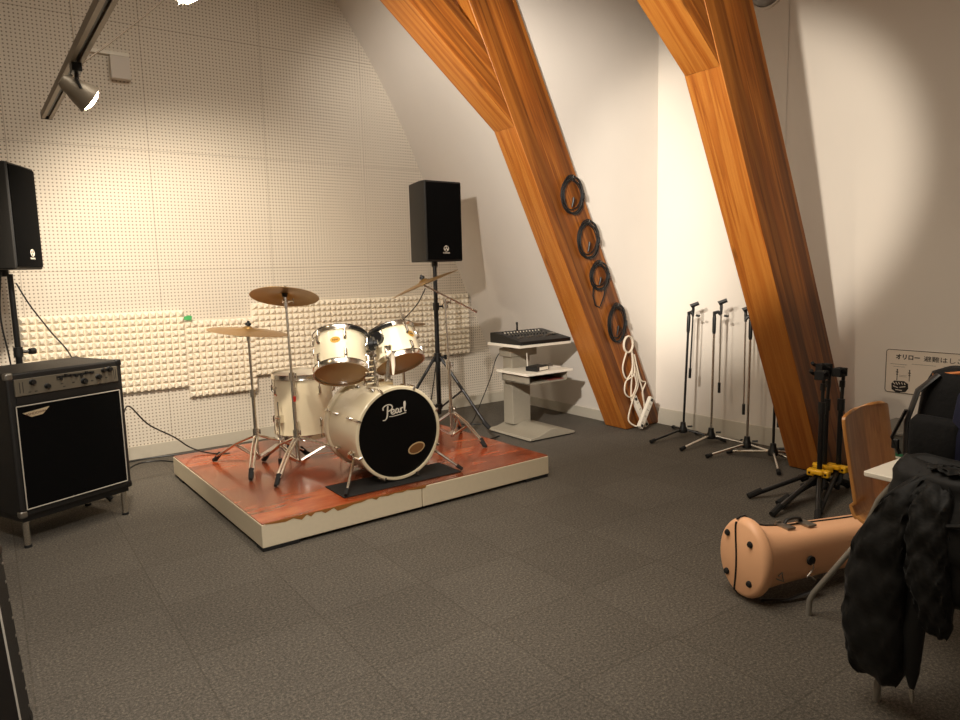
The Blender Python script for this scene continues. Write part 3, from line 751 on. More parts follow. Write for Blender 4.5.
MB().box((.0, -.06, .555), (.50, .42, .020)).build('lower_shelf', CARTW, t, bevel=.003)
b = MB()
b.box((0, -.06, .474), (.42, .36, .008)); b.box((-.206, -.06, .508), (.008, .36, .072)); b.box((.206, -.06, .508), (.008, .36, .072)); b.box((0, .116, .508), (.42, .008, .072))
b.build('drawer_box', CARTG, t)
MB().box((.12, -.10, .481), (.16, .22, .006)).build('red_folder', plain('dull red paper', (120, 50, 40), .7), t)
m = thing('mixing_console', 'black audio mixing console on top shelf of the trolley', 'mixer', (3.785, 4.575, .795))
b = MB(); b.prism([(-.22, 0), (.20, 0), (.20, .085), (.14, .088), (-.22, .030)], lambda y, z: (-.275, y, z), lambda y, z: (.275, y, z)); b.build('body', BLACKP, m, bevel=.005)
sl_ = (.088-.030)/.36
sf = lambda x, y, o=0: (x, y, .030+(y+.22)*sl_+o)
b = MB(); vs = [sf(-.25, -.18, .002), sf(.25, -.18, .002), sf(.25, .12, .002), sf(-.25, .12, .002)]
b.add(vs, [(0, 1, 2, 3)]); fc = b.build('face_panel', plain('dark grey mixer face', (46, 44, 42), .5), m)
for j in range(5):
    for i in range(12):
        x, y = -.22+i*.034, -.04+j*.034; b = MB(); q = sf(x, y, .003); b.cyl(q, (q[0], q[1]-.002, q[2]+.010), .0055, 8); b.build('knob', [BLACKP, STEEL, BLACKP, WHITEP, BLACKP][j], fc)
for i in range(12):
    b = MB(); q = sf(-.22+i*.034, -.12+.012*(i % 3), .009); b.box(q, (.012, .020, .012)); b.build('fader', STEEL, fc)
b = MB(); q = sf(.20, -.05, .004); b.box(q, (.06, .12, .004)); b.build('meter_panel', STEEL, fc)
b = MB(); b.tube([(.0, .17, .085), (.0, .17, .13), (-.006, .165, .155)], [.009, .008, .011], 8); b.build('plug', BLACKP, m)
w_ = thing('wireless_receiver', 'small black receiver box with white front on lower shelf of the trolley', 'receiver', (3.735, 4.42, .565), radians(14))
MB().box((0, 0, .020), (.17, .12, .04)).build('case', BLACKP, w_, bevel=.004)
MB().box((0.01, -.061, .02), (.12, .004, .026)).build('front_plate', WHITEP, w_)
b = MB(); b.cyl((-.07, .05, .03), (-.07, .055, .15), .004, 8); b.build('antenna', WHITEP, w_)
b = MB()
b.prism([(-.1, -.07), (.1, -.07), (.1, .07), (-.1, .07)], lambda x, y: (x, y, 0), lambda x, y: (x, y, .004)); tag(b.build('paper_sheet', plain('white paper', (224, 216, 204), .7), loc=(3.93, 4.52, .5655)), 'white paper sheet lying at right on lower trolley shelf', 'paper')
for k, (p_, lb) in enumerate([((3.91, 4.50, .571), 'grey microphone plug lead lying on the paper sheet, front of the two'), ((3.94, 4.56, .571), 'grey microphone plug lead lying on the paper sheet, rear of the two')]):
    b = MB(); b.tube([(-.07, 0, .006), (.0, .01, .006), (.06, -.005, .010)], [.006, .005, .010], 8); o = b.build('jack_plug', STEEL, loc=p_); tag(o, lb, 'plug', 'plugs on the trolley shelf')
cable('mixer_cable', 'thin black cable hanging from the trolley shelf to the floor', [(3.75, 4.79, .79), (3.60, 4.80, .66), (3.50, 4.76, .50), (3.50, 4.90, .28), (3.45, 5.0, .06), (3.40, 5.1, .006), (3.2, 5.22, .006)], .004, BLACKP)
cable('floor_cable', 'black cable curving over the floor between trolley and drum riser', [(3.62, 5.1, .006), (3.45, 5.2, .006), (3.3, 5.0, .006), (3.18, 4.8, .006), (3.3, 4.6, .006), (3.47, 4.62, .006)], .006, BLACKP)

# ------------------------------------------------------------------ coiled cables hanging on the beam
rg = random.Random(11)
def make_coil(label, x, z, rx, rz_, n, tail=None):
    Y = 4.072
    t = thing('cable_coil', label, 'cable', (x, Y, z), 0, 'cable coils on the timber beam')
    b = MB(); pts = []
    N = 30
    for i in range(n*N+1):
        a = 2*pi*i/N; k = i//N; q = 1+.13*sin(2.3*k+a*.13)+rg.uniform(-.015, .015)
        pts.append((rx*q*cos(a+pi/2)+.016*sin(k*2.1), -.016-.006*(k % 3)-.006*sin(a*1.5+k), rz_*q*sin(a+pi/2)-(.018*sin(k*1.7))))
    b.tube(pts, .0048, 6); b.build('cord', BLACKP, t)
    b = MB(); b.tube([(-.01, -.026, -rz_*.7), (.0, -.03, -rz_*.35), (.004, -.03, -rz_*.15)], [.006, .009, .009], 8); b.build('plug', BLACKP, t)
    b = MB(); b.tube([(-.005, .0, rz_*.98), (-.005, -.035, rz_*.97), (-.005, -.042, rz_*1.08)], .004, 8); b.build('hook', STEEL, t)
    b = MB(); b.tube([(rx*.9, -.02, .03), (rx*1.06, -.03, .01), (rx*.95, -.04, -.03)], .010, 6); b.build('tie', BLACKP, t)
    if tail: b = MB(); b.tube(tail, .0055, 6); b.build('loose_tail', BLACKP, t)
make_coil('topmost black cable coil hanging on the farther timber beam', 3.805, 1.975, .105, .135, 6)
make_coil('second black cable coil from the top on the farther timber beam', 3.975, 1.635, .105, .140, 6)
make_coil('third and smallest black cable coil from the top, with a loose tail hanging below', 4.100, 1.345, .095, .105, 6, [(-.07, -.02, -.07), (-.075, -.02, -.16), (-.05, -.02, -.24), (.0, -.02, -.26), (.01, -.02, -.245), (.05, -.02, -.17), (.07, -.02, -.08)])
make_coil('lowest black cable coil on the beam, just above the white extension cord', 4.305, .945, .095, .150, 6)
def make_ext(label, x, strip_c, strip_a, loops, hang):
    t = thing('extension_cord', label, 'extension cord', (x, 4.070, .0), 0, 'extension cords on the timber beam')
    b = MB()
    for L_ in loops:
        P = [Vector(p) for p in L_]; out = []
        for i in range(len(P)-1):
            p0, p1, p2, p3 = P[max(i-1, 0)], P[i], P[i+1], P[min(i+2, len(P)-1)]
            for k in range(6):
                u = k/6; out.append(.5*((2*p1)+(p2-p0)*u+(2*p0-5*p1+4*p2-p3)*u*u+(3*p1-p0-3*p2+p3)*u*u*u))
        out.append(P[-1]); b.tube(out, .0065, 6)
    b.build('cord', WHITEC, t)
    m = T(*strip_c) @ RX(radians(-8)) @ RY(strip_a)
    b = MB(); b.box((0, 0, 0), (.052, .034, .30), m); s = b.build('power_strip', WHITEP, t, bevel=.005)
    for k in range(4):
        b = MB(); 
        for q in (-.007, .007): b.box((q, -.0172, -.10+.062*k), (.003, .002, .012), m)
        b.build('socket', DARKINK, s)
    b = MB(); b.box((0, -.019, .125), (.020, .010, .022), m); b.box((0, -.019, -.13), (.020, .010, .022), m); b.build('switch', BLACKP, s)
    return t
ring = [(.0+.055*cos(a), -.025-.004*k, .755+.07*sin(a)) for k in range(3) for a in [2*pi*i/12+.2*k for i in range(12)]]
make_ext('white extension cord with power strip leaning diagonally at the beam foot, front one', 4.43, (.14, -.10, .155), radians(38),
    [ring, [(-.02, -.03, .70), (-.07, -.03, .56), (-.02, -.03, .46), (.05, -.03, .55), (.04, -.03, .70)], [(.04, -.03, .70), (.07, -.035, .5), (-.04, -.04, .44), (-.05, -.04, .34), (.03, -.04, .30), (.09, -.04, .40), (.06, -.04, .5)],
     [(.06, -.03, .60), (.12, -.03, .40), (.06, -.04, .30), (-.02, -.05, .12), (.02, -.08, .055), (.05, -.10, .05)], [(.05, -.035, .62), (.03, -.035, .35), (.035, -.035, .26)]], 0)
make_ext('white extension cord with power strip standing behind the diagonal one', 4.485, (.085, -.035, .155), radians(-24),
    [[(.0, -.02, .70), (.05, -.02, .52), (.12, -.02, .38), (.15, -.02, .27), (.17, -.02, .10), (.19, -.02, .02)], [(.0, -.02, .70), (.06, -.025, .42), (.02, -.025, .32), (.04, -.02, .27)],
     [(.03, -.02, .66), (.10, -.025, .44), (.17, -.025, .40), (.13, -.025, .31), (.19, -.025, .12)]], 0)

# ------------------------------------------------------------------ microphone stands along the right wall
def make_mic(label, c, yaw, legm, polem, zp, ztop, off, zl, lean=0, straight=False):
    t = thing('microphone_stand', label, 'stand', c, 0, 'microphone stands along the right wall')
    for i in range(3):
        a = yaw + 2*pi*i/3; c_, s_ = cos(a), sin(a)
        b = MB(); b.tube([(.02*c_, .02*s_, .075), (.32*c_, .32*s_, .022)], .0095, 8); lg = b.build('leg', legm, t)
        MB().tube([(.30*c_, .30*s_, .026), (.345*c_, .345*s_, .016)], [.0145, .0155], 8).build('rubber_foot', RUBBER, lg)
    b = MB(); b.lathe([(0, .045), (.034, .05), (.038, .075), (.024, .10), (.020, .135), (.0, .14)], None, 14); b.cyl((.02, -.03, .10), (.035, -.065, .105), .008, 8); b.build('hub', BLACKP, t)
    lx, ly = lean
    f = lambda z: (lx*z, ly*z, z)
    b = MB(); b.cyl(f(.06), f(zp), .0095, 10); b.build('pole', polem, t)
    b = MB(); b.tube([f(zp-.14), f(zp-.12), f(zp-.02), f(zp)], [.011, .0145, .0145, .012], 10); b.build('clutch_sleeve', BLACKP, t)
    b = MB(); p = Vector(f(zp)); q = p + Vector((off[0], off[1], 0))
    b.tube([tuple(p), tuple(p+Vector((0, 0, .02))), tuple(p.lerp(q, .5)+Vector((0, 0, .028))), tuple(q+Vector((0, 0, .01)))], [.012, .016, .014, .014], 8)
    b.cyl(tuple(q+Vector((.012, -.02, 0))), tuple(q+Vector((.02, -.05, -.004))), .009, 8); b.build('boom_clamp', BLACKP, t)
    b = MB(); u = Vector((off[2], off[3], 1)).normalized(); b.tube([tuple(q+u*(zl-zp)), tuple(q+u*(ztop-zp-.06))], .0062, 8); bm_ = b.build('boom', polem, t)
    b = MB(); b.tube([tuple(q+u*(zl-zp)), tuple(q+u*(zl-zp+.08))], .011, 8); b.build('counterweight', BLACKP, bm_)
    b = MB(); e = q+u*(ztop-zp-.10); b.tube([tuple(e), tuple(e+u*.05), tuple(e+u*.08)], [.009, .012, .010], 8)
    b.tube([tuple(e+u*.07), tuple(e+u*.085+Vector((-.01, .015, 0))), tuple(e+u*.10+Vector((.02, -.035, .008)))], [.012, .018, .016], 8); b.build('mic_clip', BLACKP, t)
    return t
make_mic('slim all black microphone stand, leftmost by the wall corner', (4.575, 3.576, 0), radians(172), BLACKM, BLACKM, 1.01, 1.10, (.012, -.03, .02, -.03), .50, (.03, -.02))
make_mic('chrome microphone stand with bulbous clip, second from the left', (4.568, 3.301, 0), radians(177), CHROME, CHROME, 1.02, 1.13, (.020, -.045, .005, -.005), .42, (.0, -.012))
make_mic('chrome microphone stand just left of the nearer timber beam, third from the left', (4.526, 2.955, 0), radians(160), CHROME, CHROME, 1.00, 1.09, (-.018, .030, .0, .0), .30, (.0, -.006))
make_mic('microphone stand mostly hidden behind the nearer timber beam', (4.477, 2.715, 0), radians(98), CHROME, BLACKM, .85, .98, (.012, -.02, .0, .01), .25, (.03, .015))

# ------------------------------------------------------------------ guitar stands
def make_gstand(label, c, rz, h):
    t = thing('guitar_stand', label, 'stand', c, rz, 'black guitar stands with yellow yokes')
    MB().tube([(0, .0, .03), (0, 0.0, .55)], .015, 12).build('lower_tube', BLACKM, t)
    b = MB(); b.tube([(0, 0, .5), (.0, .015, h-.04)], .0105, 10); b.build('upper_tube', BLACKM, t)
    MB().cyl((0, 0, .52), (0, .001, .59), .021, 12).build('height_clutch', BLACKP, t); MB().cyl((0, .005, .66), (0, .006, .70), .016, 10).build('upper_clutch', BLACKP, t)
    b = MB(); b.box((0, -.03, h-.02), (.055, .08, .05)); 
    for s_ in (-1, 1): b.tube([(s_*.022, -.02, h-.02), (s_*.04, -.04, h-.015), (s_*.045, -.07, h), (s_*.036, -.085, h+.01)], [.012, .011, .010, .012], 8)
    b.build('neck_yoke', RUBBER, t, bevel=.006)
    b = MB(); b.box((0, -.012, .165), (.125, .050, .042)); b.box((0, -.042, .175), (.07, .03, .03)); yk = b.build('yellow_yoke', YEL, t, bevel=.010, seg=3)
    for s_ in (-1, 1): MB().cyl((s_*.045, -.040, .165), (s_*.045, -.034, .165), .007, 10).build('screw', BLACKP, yk)
    for a, ln, z in ((radians(-100), .47, .15), (radians(-72), .44, .15), (radians(95), .20, .09)):
        c_, s_ = cos(a), sin(a)
        b = MB(); b.tube([(.02*c_, .02*s_, z), (ln*.9*c_, ln*.9*s_, .035), (ln*c_, ln*s_, .016)], [.014, .014, .013], 10); lg = b.build('leg', BLACKM, t)
        MB().tube([(ln*.86*c_, ln*.86*s_, .050), (ln*1.04*c_, ln*1.04*s_, .018)], .0175, 8).build('rubber_foot', RUBBER, lg)
    for s_ in (-1, 1):
        b = MB(); b.tube([(s_*.03, -.01, .14), (s_*.045, -.06, .10), (s_*.045, -.12, .085), (s_*.045, -.14, .115)], [.011, .011, .012, .014], 8); b.build('support_arm', RUBBER, t)
    return t
make_gstand('black guitar stand with yellow yoke, front left of the three', (3.95, 2.095, 0), radians(-80), .775)
make_gstand('black guitar stand with yellow yoke, middle one of the three', (4.07, 2.13, 0), radians(-108), .80)
make_gstand('black guitar stand with yellow yoke, rear right of the three beside the wooden chair', (4.13, 2.075, 0), radians(-92), .775)

# ------------------------------------------------------------------ trombone case
ax = Vector((.47, -.075, 0)).normalized()
t = thing('instrument_case', 'peach moulded brass instrument case lying on the carpet', 'case', (2.475, 1.632, 0), atan2(ax.y, ax.x)-radians(4))
# local: X runs along the case away from the bell end, Y across, Z up
def osec(x, ay, az, cy, cz, n=36, e=2.0):
    return [(x, cy+ay*math.copysign(abs(cos(a))**(2/e), cos(a)), cz+az*math.copysign(abs(sin(a))**(2/e), sin(a))) for a in [2*pi*i/n for i in range(n)]]
secs = [osec(.0, .118, .148, 0, .182), osec(.008, .130, .162, 0, .182), osec(.022, .135, .170, 0, .182), osec(.040, .135, .171, 0, .182), osec(.050, .131, .166, 0, .182),
        osec(.056, .112, .138, 0, .178, e=2.3), osec(.16, .100, .120, 0, .170, e=2.8), osec(.26, .094, .110, 0, .165, e=3.4), osec(.60, .088, .098, 0, .155, e=3.8), osec(.86, .082, .09, 0, .15, e=3.8), osec(.90, .070, .08, 0, .15, e=3.5)]
b = MB(); b.loft(secs); b.build('shell', PEACH, t, ang=50)
b = MB()
# seam strip round the bell end and along the top
b.tube([(-.0012, .028+.004*sin(k*.6), .182+.150*cos(pi*k/14)) for k in range(15)], .0045, 6)
b.tube([(.0, .028, .345), (.02, .028, .353), (.042, .028, .354), (.052, .028, .347), (.060, .028, .318), (.16, .026, .291), (.26, .024, .276), (.60, .02, .254), (.86, .018, .241)], .004, 6)
b.tube([(.0, .026, .030), (.02, .026, .012), (.042, .026, .011), (.052, .026, .03), (.060, .025, .045)], .004, 6); b.build('seam', BLACKP, t)
for yy, zz in ((.078, .27), (-.052, .262), (.078, .098), (-.052, .092)):
    b = MB(); b.lathe([(0, .010), (.010, .010), (.014, .004), (.014, -.002)], T(0, yy, zz) @ RY(-pi/2), 16); b.build('rubber_stud', RUBBER, t)
for xx in (.24, .36):
    b = MB(); zc = .281-.06*(xx-.26)
    b.box((xx, .0, zc+.002), (.045, .075, .008)); b.cyl((xx-.012, .036, zc+.008), (xx+.012, .036, zc+.008), .006, 8); b.build('latch', STEEL, t)
b = MB(); b.tube([(.255, .020, .284), (.27, .02, .300), (.31, .02, .303), (.345, .02, .296), (.355, .02, .280)], .009, 8, flat=.7); b.build('handle', BLACKP, t)
b = MB(); b.cyl((.285, -.098, .16), (.285, -.107, .16), .020, 14); b.build('strap_anchor', RUBBER, t)
b = MB(); b.tube([(.285, -.108, .15), (.288, -.112, .132), (.280, -.110, .115), (.262, -.107, .10), (.285, -.109, .092), (.30, -.107, .075)], .0045, 6); b.build('clip', CHROME, t)
b = MB(); b.tube([(.09, -.108, .12), (.13, -.106, .1), (.12, -.106, .14), (.10, -.109, .13)], .003, 5); b.build('strap_ring', STEEL, t)
b = MB(); b.tube([(.06, -.05, .010), (.16, -.10, .012), (.28, -.115, .03), (.33, -.112, .07)], .011, 6, flat=.4); b.build('carry_strap', BLACKP, t)

# ------------------------------------------------------------------ chairs
def make_chair(label, c, rz, tablet=True):
    t = thing('plywood_chair', label, 'chair', c, rz, 'plywood chairs')
    prof = [(-.225, .405), (-.21, .432), (-.16, .442), (-.05, .432), (.06, .424), (.13, .428), (.172, .450), (.192, .492), (.205, .56), (.222, .65), (.240, .75), (.250, .815), (.253, .835)]
    cr = []
    for i in range(len(prof)-1):
        p0, p1, p2, p3 = [Vector(prof[min(max(k, 0), len(prof)-1)]) for k in (i-1, i, i+1, i+2)]
        for k in range(4):
            u = k/4; cr.append(.5*((2*p1)+(p2-p0)*u+(2*p0-5*p1+4*p2-p3)*u*u+(3*p1-p0-3*p2+p3)*u*u*u))
    cr.append(Vector(prof[-1])); K = len(cr)-1
    def half(i):
        s_ = i/K; hw = .205
        if s_ < .42: hw = .212
        elif s_ < .56: hw = .212-.007*(s_-.42)/.14
        if s_ > .9: hw -= .085*((s_-.9)/.1)**2.4
        if s_ < .06: hw -= .05*(1-s_/.06)**2
        return hw
    b = MB()
    b.grid(lambda u, v: (lambda i, q: (half(i)*q, cr[i].x+.018*q*q*(-1 if i > K*.6 else 0), cr[i].y+(.010*q*q if i < K*.5 else 0)))(round(u*K), 2*v-1), K, 12)
    o = b.build('seat_shell', PLY, t, ang=60); md = o.modifiers.new('solid', 'SOLIDIFY'); md.thickness = .012; md.offset = 0
    md = o.modifiers.new('bevel', 'BEVEL'); md.width = .003; md.segments = 2
    for sx in (-1, 1):
        b = MB(); b.tube([(sx*.165, -.16, .415), (sx*.17, .10, .405), (sx*.171, .135, .395), (sx*.174, .16, .365), (sx*.20, .318, .10), (sx*.202, .332, .065), (sx*.202, .335, 0)], .011, 10); b.build('rear_leg', GREYTUBE, t)
        b = MB(); b.tube([(sx*.165, .05, .407), (sx*.168, -.16, .405), (sx*.175, -.20, .36), (sx*.195, -.25, .05), (sx*.196, -.252, 0)], .011, 10); b.build('front_leg', GREYTUBE, t)
    b = MB(); b.cyl((-.165, .09, .405), (.165, .09, .405), .010, 10); b.cyl((-.165, -.12, .408), (.165, -.12, .408), .010, 10); b.build('cross_bar', GREYTUBE, t)
    if tablet:
        b = MB(); b.tube([(-.15, .10, .405), (-.185, .12, .405), (-.21, .13, .43), (-.242, .08, .55), (-.278, .01, .652), (-.282, .0, .668)], .0125, 10); b.build('tablet_arm', GREYTUBE, t)
        m = T(-.282, -.008, .674)
        b = MB(); pl = [(-.145, -.075), (.085, -.015), (.145, .045), (.13, .065), (-.115, .085), (-.125, .08)]
        b.prism(pl, lambda x, y: m @ Vector((x, y, 0)), lambda x, y: m @ Vector((x, y, .018))); b.build('writing_tablet', CARTW, t, bevel=.004)
        b = MB(); b.box((-.282, .0, .669), (.06, .07, .012)); b.build('tablet_bracket', BLACKP, t)
    return t
make_chair('bent plywood chair with cream writing tablet, behind the coat covered chair', (2.800, 1.068, 0), radians(4))
make_chair('chair mostly hidden under the black coat and backpack', (2.523, .719, 0), radians(83), False).scale = (1, 1, .92)

# ------------------------------------------------------------------ black down coat draped over the nearer chair
t = thing('down_coat', 'black quilted down coat draped over the back of the nearer chair', 'coat', (2.27, .75, 0), radians(83))
def puffy(name, path, wid, thick, q, amp=.16, n=28, seedv=0, e=2.6, ang=0):
    """quilted hanging panel: elliptical sections down a path, pinched at the stitch lines"""
    rg = random.Random(seedv); secs = []; N = 46
    P = [Vector(p) for p in path]
    L = [0]
    for a, c in zip(P, P[1:]): L.append(L[-1]+(c-a).length)
    for i in range(N+1):
        s_ = L[-1]*i/N; k = max(j for j in range(len(L)) if L[j] <= s_+1e-9); k = min(k, len(P)-2)
        u = (s_-L[k])/(L[k+1]-L[k]); p = P[k].lerp(P[k+1], u)
        f = i/N*(len(wid)-1); k2 = min(int(f), len(wid)-2); ww = wid[k2]+(wid[k2+1]-wid[k2])*(f-k2); th = thick[k2]+(thick[k2+1]-thick[k2])*(f-k2)
        pinch = abs(sin(pi*s_/q))**.45 if q else 1
        endc = min(1, (min(i, N-i)/N)*9+.12)**.5
        a_ = ww*(1-amp*.25*(1-pinch))*(.55+.45*endc); c_ = th*(1-amp*3.0*(1-pinch))*endc
        sec = []
        for j in range(n):
            al_ = 2*pi*j/n
            x = a_*math.copysign(abs(cos(al_))**(2/e), cos(al_)); y = c_*math.copysign(abs(sin(al_))**(2/e), sin(al_))
            wob = .006*sin(9*al_+i*.9)+.005*sin(4*al_-i*.55+seedv)
            ca, sa = cos(ang), sin(ang)
            sec.append((p.x+x*ca-(y+wob)*sa, p.y+x*sa+(y+wob)*ca, p.z+.006*sin(5*al_+i*.3)))
        secs.append(sec)
    b = MB(); b.loft(secs); return b.build(name, COAT, t, ang=70)
# body over the backrest (local x runs along the backrest, local y points away from the seat)
puffy('coat_body', [(-.05, -.10, .56), (-.05, -.075, .72), (-.05, -.01, .808), (-.05, .055, .77), (-.06, .095, .66), (-.08, .10, .52), (-.09, .10, .42)], [.22, .25, .25, .25, .25, .24], [.030, .035, .045, .05, .055, .04], .19, .10, seedv=2)
puffy('left_sleeve', [(.085, .07, .775), (.135, .105, .68), (.182, .12, .54), (.192, .12, .33), (.186, .115, .10)], [.040, .068, .092, .096, .084], [.04, .058, .066, .066, .055], .155, .10, seedv=5, e=3.2)
puffy('right_sleeve', [(.05, .10, .76), (.045, .13, .64), (.035, .140, .50), (.005, .135, .33)], [.055, .062, .060, .036], [.035, .042, .038, .025], .2, .06, seedv=9)
puffy('collar', [(.08, .03, .79), (.0, .05, .80), (-.14, .04, .795)], [.045, .06, .045], [.035, .04, .035], 0, 0, seedv=4)
b = MB(); b.tube([(.080, .11, .45), (.084, .12, .30), (.080, .12, .18), (.076, .118, .125)], [.045, .042, .028, .010], 10, flat=.6); b.build('hanging_hem', COAT, t)
b = MB(); b.tube([(.076, .118, .125), (.075, .120, .10), (.073, .118, .08)], [.005, .009, .004], 6); b.build('zip_pull', CHROME, t)
b = MB(); b.tube([(-.01, .150, .665), (-.09, .155, .69), (-.22, .145, .68)], .007, 6); b.build('pocket_flap', COAT, t)

# backpack standing on the seat of the same chair
t = thing('backpack', 'black backpack with navy panel standing on the coat covered chair', 'bag', (2.42, .785, .417), radians(85)); t.scale = (1, 1, 1.07)
def rsec(z, ax_, ay_, cy, n=32, e=4.5):
    return [(ax_*math.copysign(abs(cos(a))**(2/e), cos(a)), cy+ay_*math.copysign(abs(sin(a))**(2/e), sin(a)), z) for a in [2*pi*i/n for i in range(n)]]
b = MB(); b.loft([rsec(.0, .18, .08, -.08), rsec(.015, .205, .10, -.08), rsec(.16, .215, .105, -.08), rsec(.42, .212, .10, -.08), rsec(.53, .205, .085, -.085), rsec(.585, .185, .065, -.09), rsec(.60, .15, .04, -.095)]); b.build('bag_body', BAGB, t, ang=55)
b = MB(); b.loft([rsec(.30, .045, .010, .015), rsec(.32, .058, .018, .018), rsec(.42, .060, .019, .016), rsec(.53, .052, .014, .0), rsec(.56, .04, .008, -.01)]); o = b.build('navy_panel', NAVY, t, ang=55); o.location = (.02, .005, 0)
b = MB(); b.loft([rsec(.28, .06, .012, .018), rsec(.30, .075, .026, .02), rsec(.44, .075, .026, .02), rsec(.46, .06, .012, .015)]); o = b.build('front_pocket', BAGB, t, ang=55); o.location = (.125, .0, 0)
b = MB(); b.tube([(.17, -.04, .575), (.05, -.028, .598), (-.06, -.03, .602), (-.17, -.05, .585)], .006, 6); b.build('orange_zip', ORANGE, t)
b = MB(); b.tube([(.15, -.03, .58), (.190, .01, .53), (.215, .02, .43), (.212, .02, .33), (.20, .01, .24)], .018, 8, flat=.35); b.build('shoulder_strap', BLACKP, t)
b = MB(); b.tube([(.212, .03, .47), (.25, .035, .38), (.225, .03, .33)], .010, 6, flat=.5); b.build('loose_strap', BLACKP, t)
b = MB(); b.box((.238, .035, .36), (.022, .012, .03)); b.build('buckle', BLACKP, t, bevel=.003)
b = MB(); b.tube([(-.06, -.09, .598), (-.05, -.085, .64), (.05, -.085, .64), (.06, -.09, .598)], .008, 8); b.build('grab_handle', BLACKP, t)

# ------------------------------------------------------------------ escape ladder sign and box on the right wall
t = thing('wall_sign', 'white Japanese escape ladder sign with rounded black outline on right wall', 'sign', (XR-.001, 2.16, .535))
# local: +X -> towards -Y of the room; build in (u, v) then map
SM = Matrix(((0, 0, -1, 0), (-1, 0, 0, 0), (0, 1, 0, 0), (0, 0, 0, 1)))     # (u,v,w) -> (-w, -u, v)
sw, sh = .86, .29
def rrect(w, h, r, n=6):
    p = []
    for cx, cy, a0 in ((w-r, r, -pi/2), (w-r, h-r, 0), (r, h-r, pi/2), (r, r, pi)):
        p += [(cx+r*cos(a0+pi/2*i/n), cy+r*sin(a0+pi/2*i/n)) for i in range(n+1)]
    return p
b = MB(); b.prism(rrect(sw, sh, .02), lambda u, v: SM @ Vector((u, v, 0)), lambda u, v: SM @ Vector((u, v, .003))); pl = b.build('plate', SIGNW, t)
b = MB(); b.tube([tuple(SM @ Vector((u+.003, v+.003, .0032))) for u, v in rrect(sw-.006, sh-.006, .018)], .0022, 5, closed=True); b.build('outline', DARKINK, pl)
text_mesh('sign_lettering', 'オリロー', .038, DARKINK, pl, SM @ T(.060, .240, .0034), .0003, 'LEFT', .98, .0013)
text_mesh('sign_lettering', '避難はしご使用法', .038, DARKINK, pl, SM @ T(.228, .238, .0034), .0003, 'LEFT', 1.22, .0002)
b = MB()
def bar(u0, v0, u1, v1, r): b.tube([tuple(SM @ Vector((u0, v0, .0035))), tuple(SM @ Vector((u1, v1, .0035)))], r, 5)
bar(.03, .192, .13, .192, .0010); bar(.05, .176, .12, .176, .0008); bar(.16, .200, .30, .200, .0008); bar(.34, .2, .6, .2, .0008)
for u in (.075, .150):
    bar(u, .085, u, .150, .0022); bar(u-.008, .140, u+.008, .140, .0030); bar(u-.005, .125, u+.005, .125, .003); bar(u, .150, u, .160, .004)
bar(.088, .12, .135, .12, .0007); bar(.088, .112, .135, .112, .0007)
b.build('pictogram_lines', DARKINK, pl)
b = MB()
b.prism([(u*.055+.092, v*.045+.045) for u, v in [(-.9, .35), (-.6, .8), (.5, .85), (.95, .5), (1, -.2), (.7, -.75), (-.3, -.95), (-.85, -.5)]], lambda u, v: SM @ Vector((u, v, .003)), lambda u, v: SM @ Vector((u, v, .0042))); pic = b.build('hatch_pictogram', DARKINK, pl)
b = MB()
for u0, v0, u1, v1 in ((.052, .070, .066, .058), (.070, .072, .082, .056), (.086, .074, .096, .060), (.105, .074, .112, .060), (.122, .072, .128, .060), (.055, .045, .085, .036), (.095, .04, .13, .048), (.07, .022, .11, .020)):
    b.tube([tuple(SM @ Vector((u0, v0, .0045))), tuple(SM @ Vector((u1, v1, .0045)))], .003, 5)
b.build('pictogram_highlights', SIGNW, pic)
for x_, y_, w_ in ((.30, .11, .10), (.45, .11, .10), (.60, .11, .10), (.74, .11, .09)):
    pass
t = thing('escape_ladder_box', 'low grey steel box on floor below the wall sign', 'box', (4.66, 1.66, 0))
MB().box((0, 0, .175), (.40, .82, .35)).build('housing', BOXG, t, bevel=.006)
MB().box((-.002, 0, .358), (.42, .84, .022)).build('lid', plain('lighter grey steel lid', (122, 118, 110), .45, metal=.3), t, bevel=.005)
gl = MB().box((-.2005, .24, .20), (.004, .12, .07)).build('green_label', GLABEL, t)
b = MB(); b.box((-.203, .24, .21), (.002, .09, .012)); b.box((-.203, .24, .185), (.002, .07, .008)); b.build('label_marks', WHITEP, gl)
# round grey fitting high on the right wall
t = thing('wall_fitting', 'grey rounded fitting at the top edge, right of the nearer timber beam', 'wall fitting', (XR, 3.10, 3.42))
b = MB(); b.lathe([(.0, .085), (.06, .08), (.11, .06), (.14, .03), (.145, 0)], RY(-pi/2), 28); b.build('dome', plain('mid grey plastic', (128, 124, 118), .5), t)
b = MB(); b.lathe([(.15, 0), (.165, 0), (.165, .012), (.15, .014), (.15, 0)], RY(-pi/2), 28); b.build('rim', PLASTER2, t)

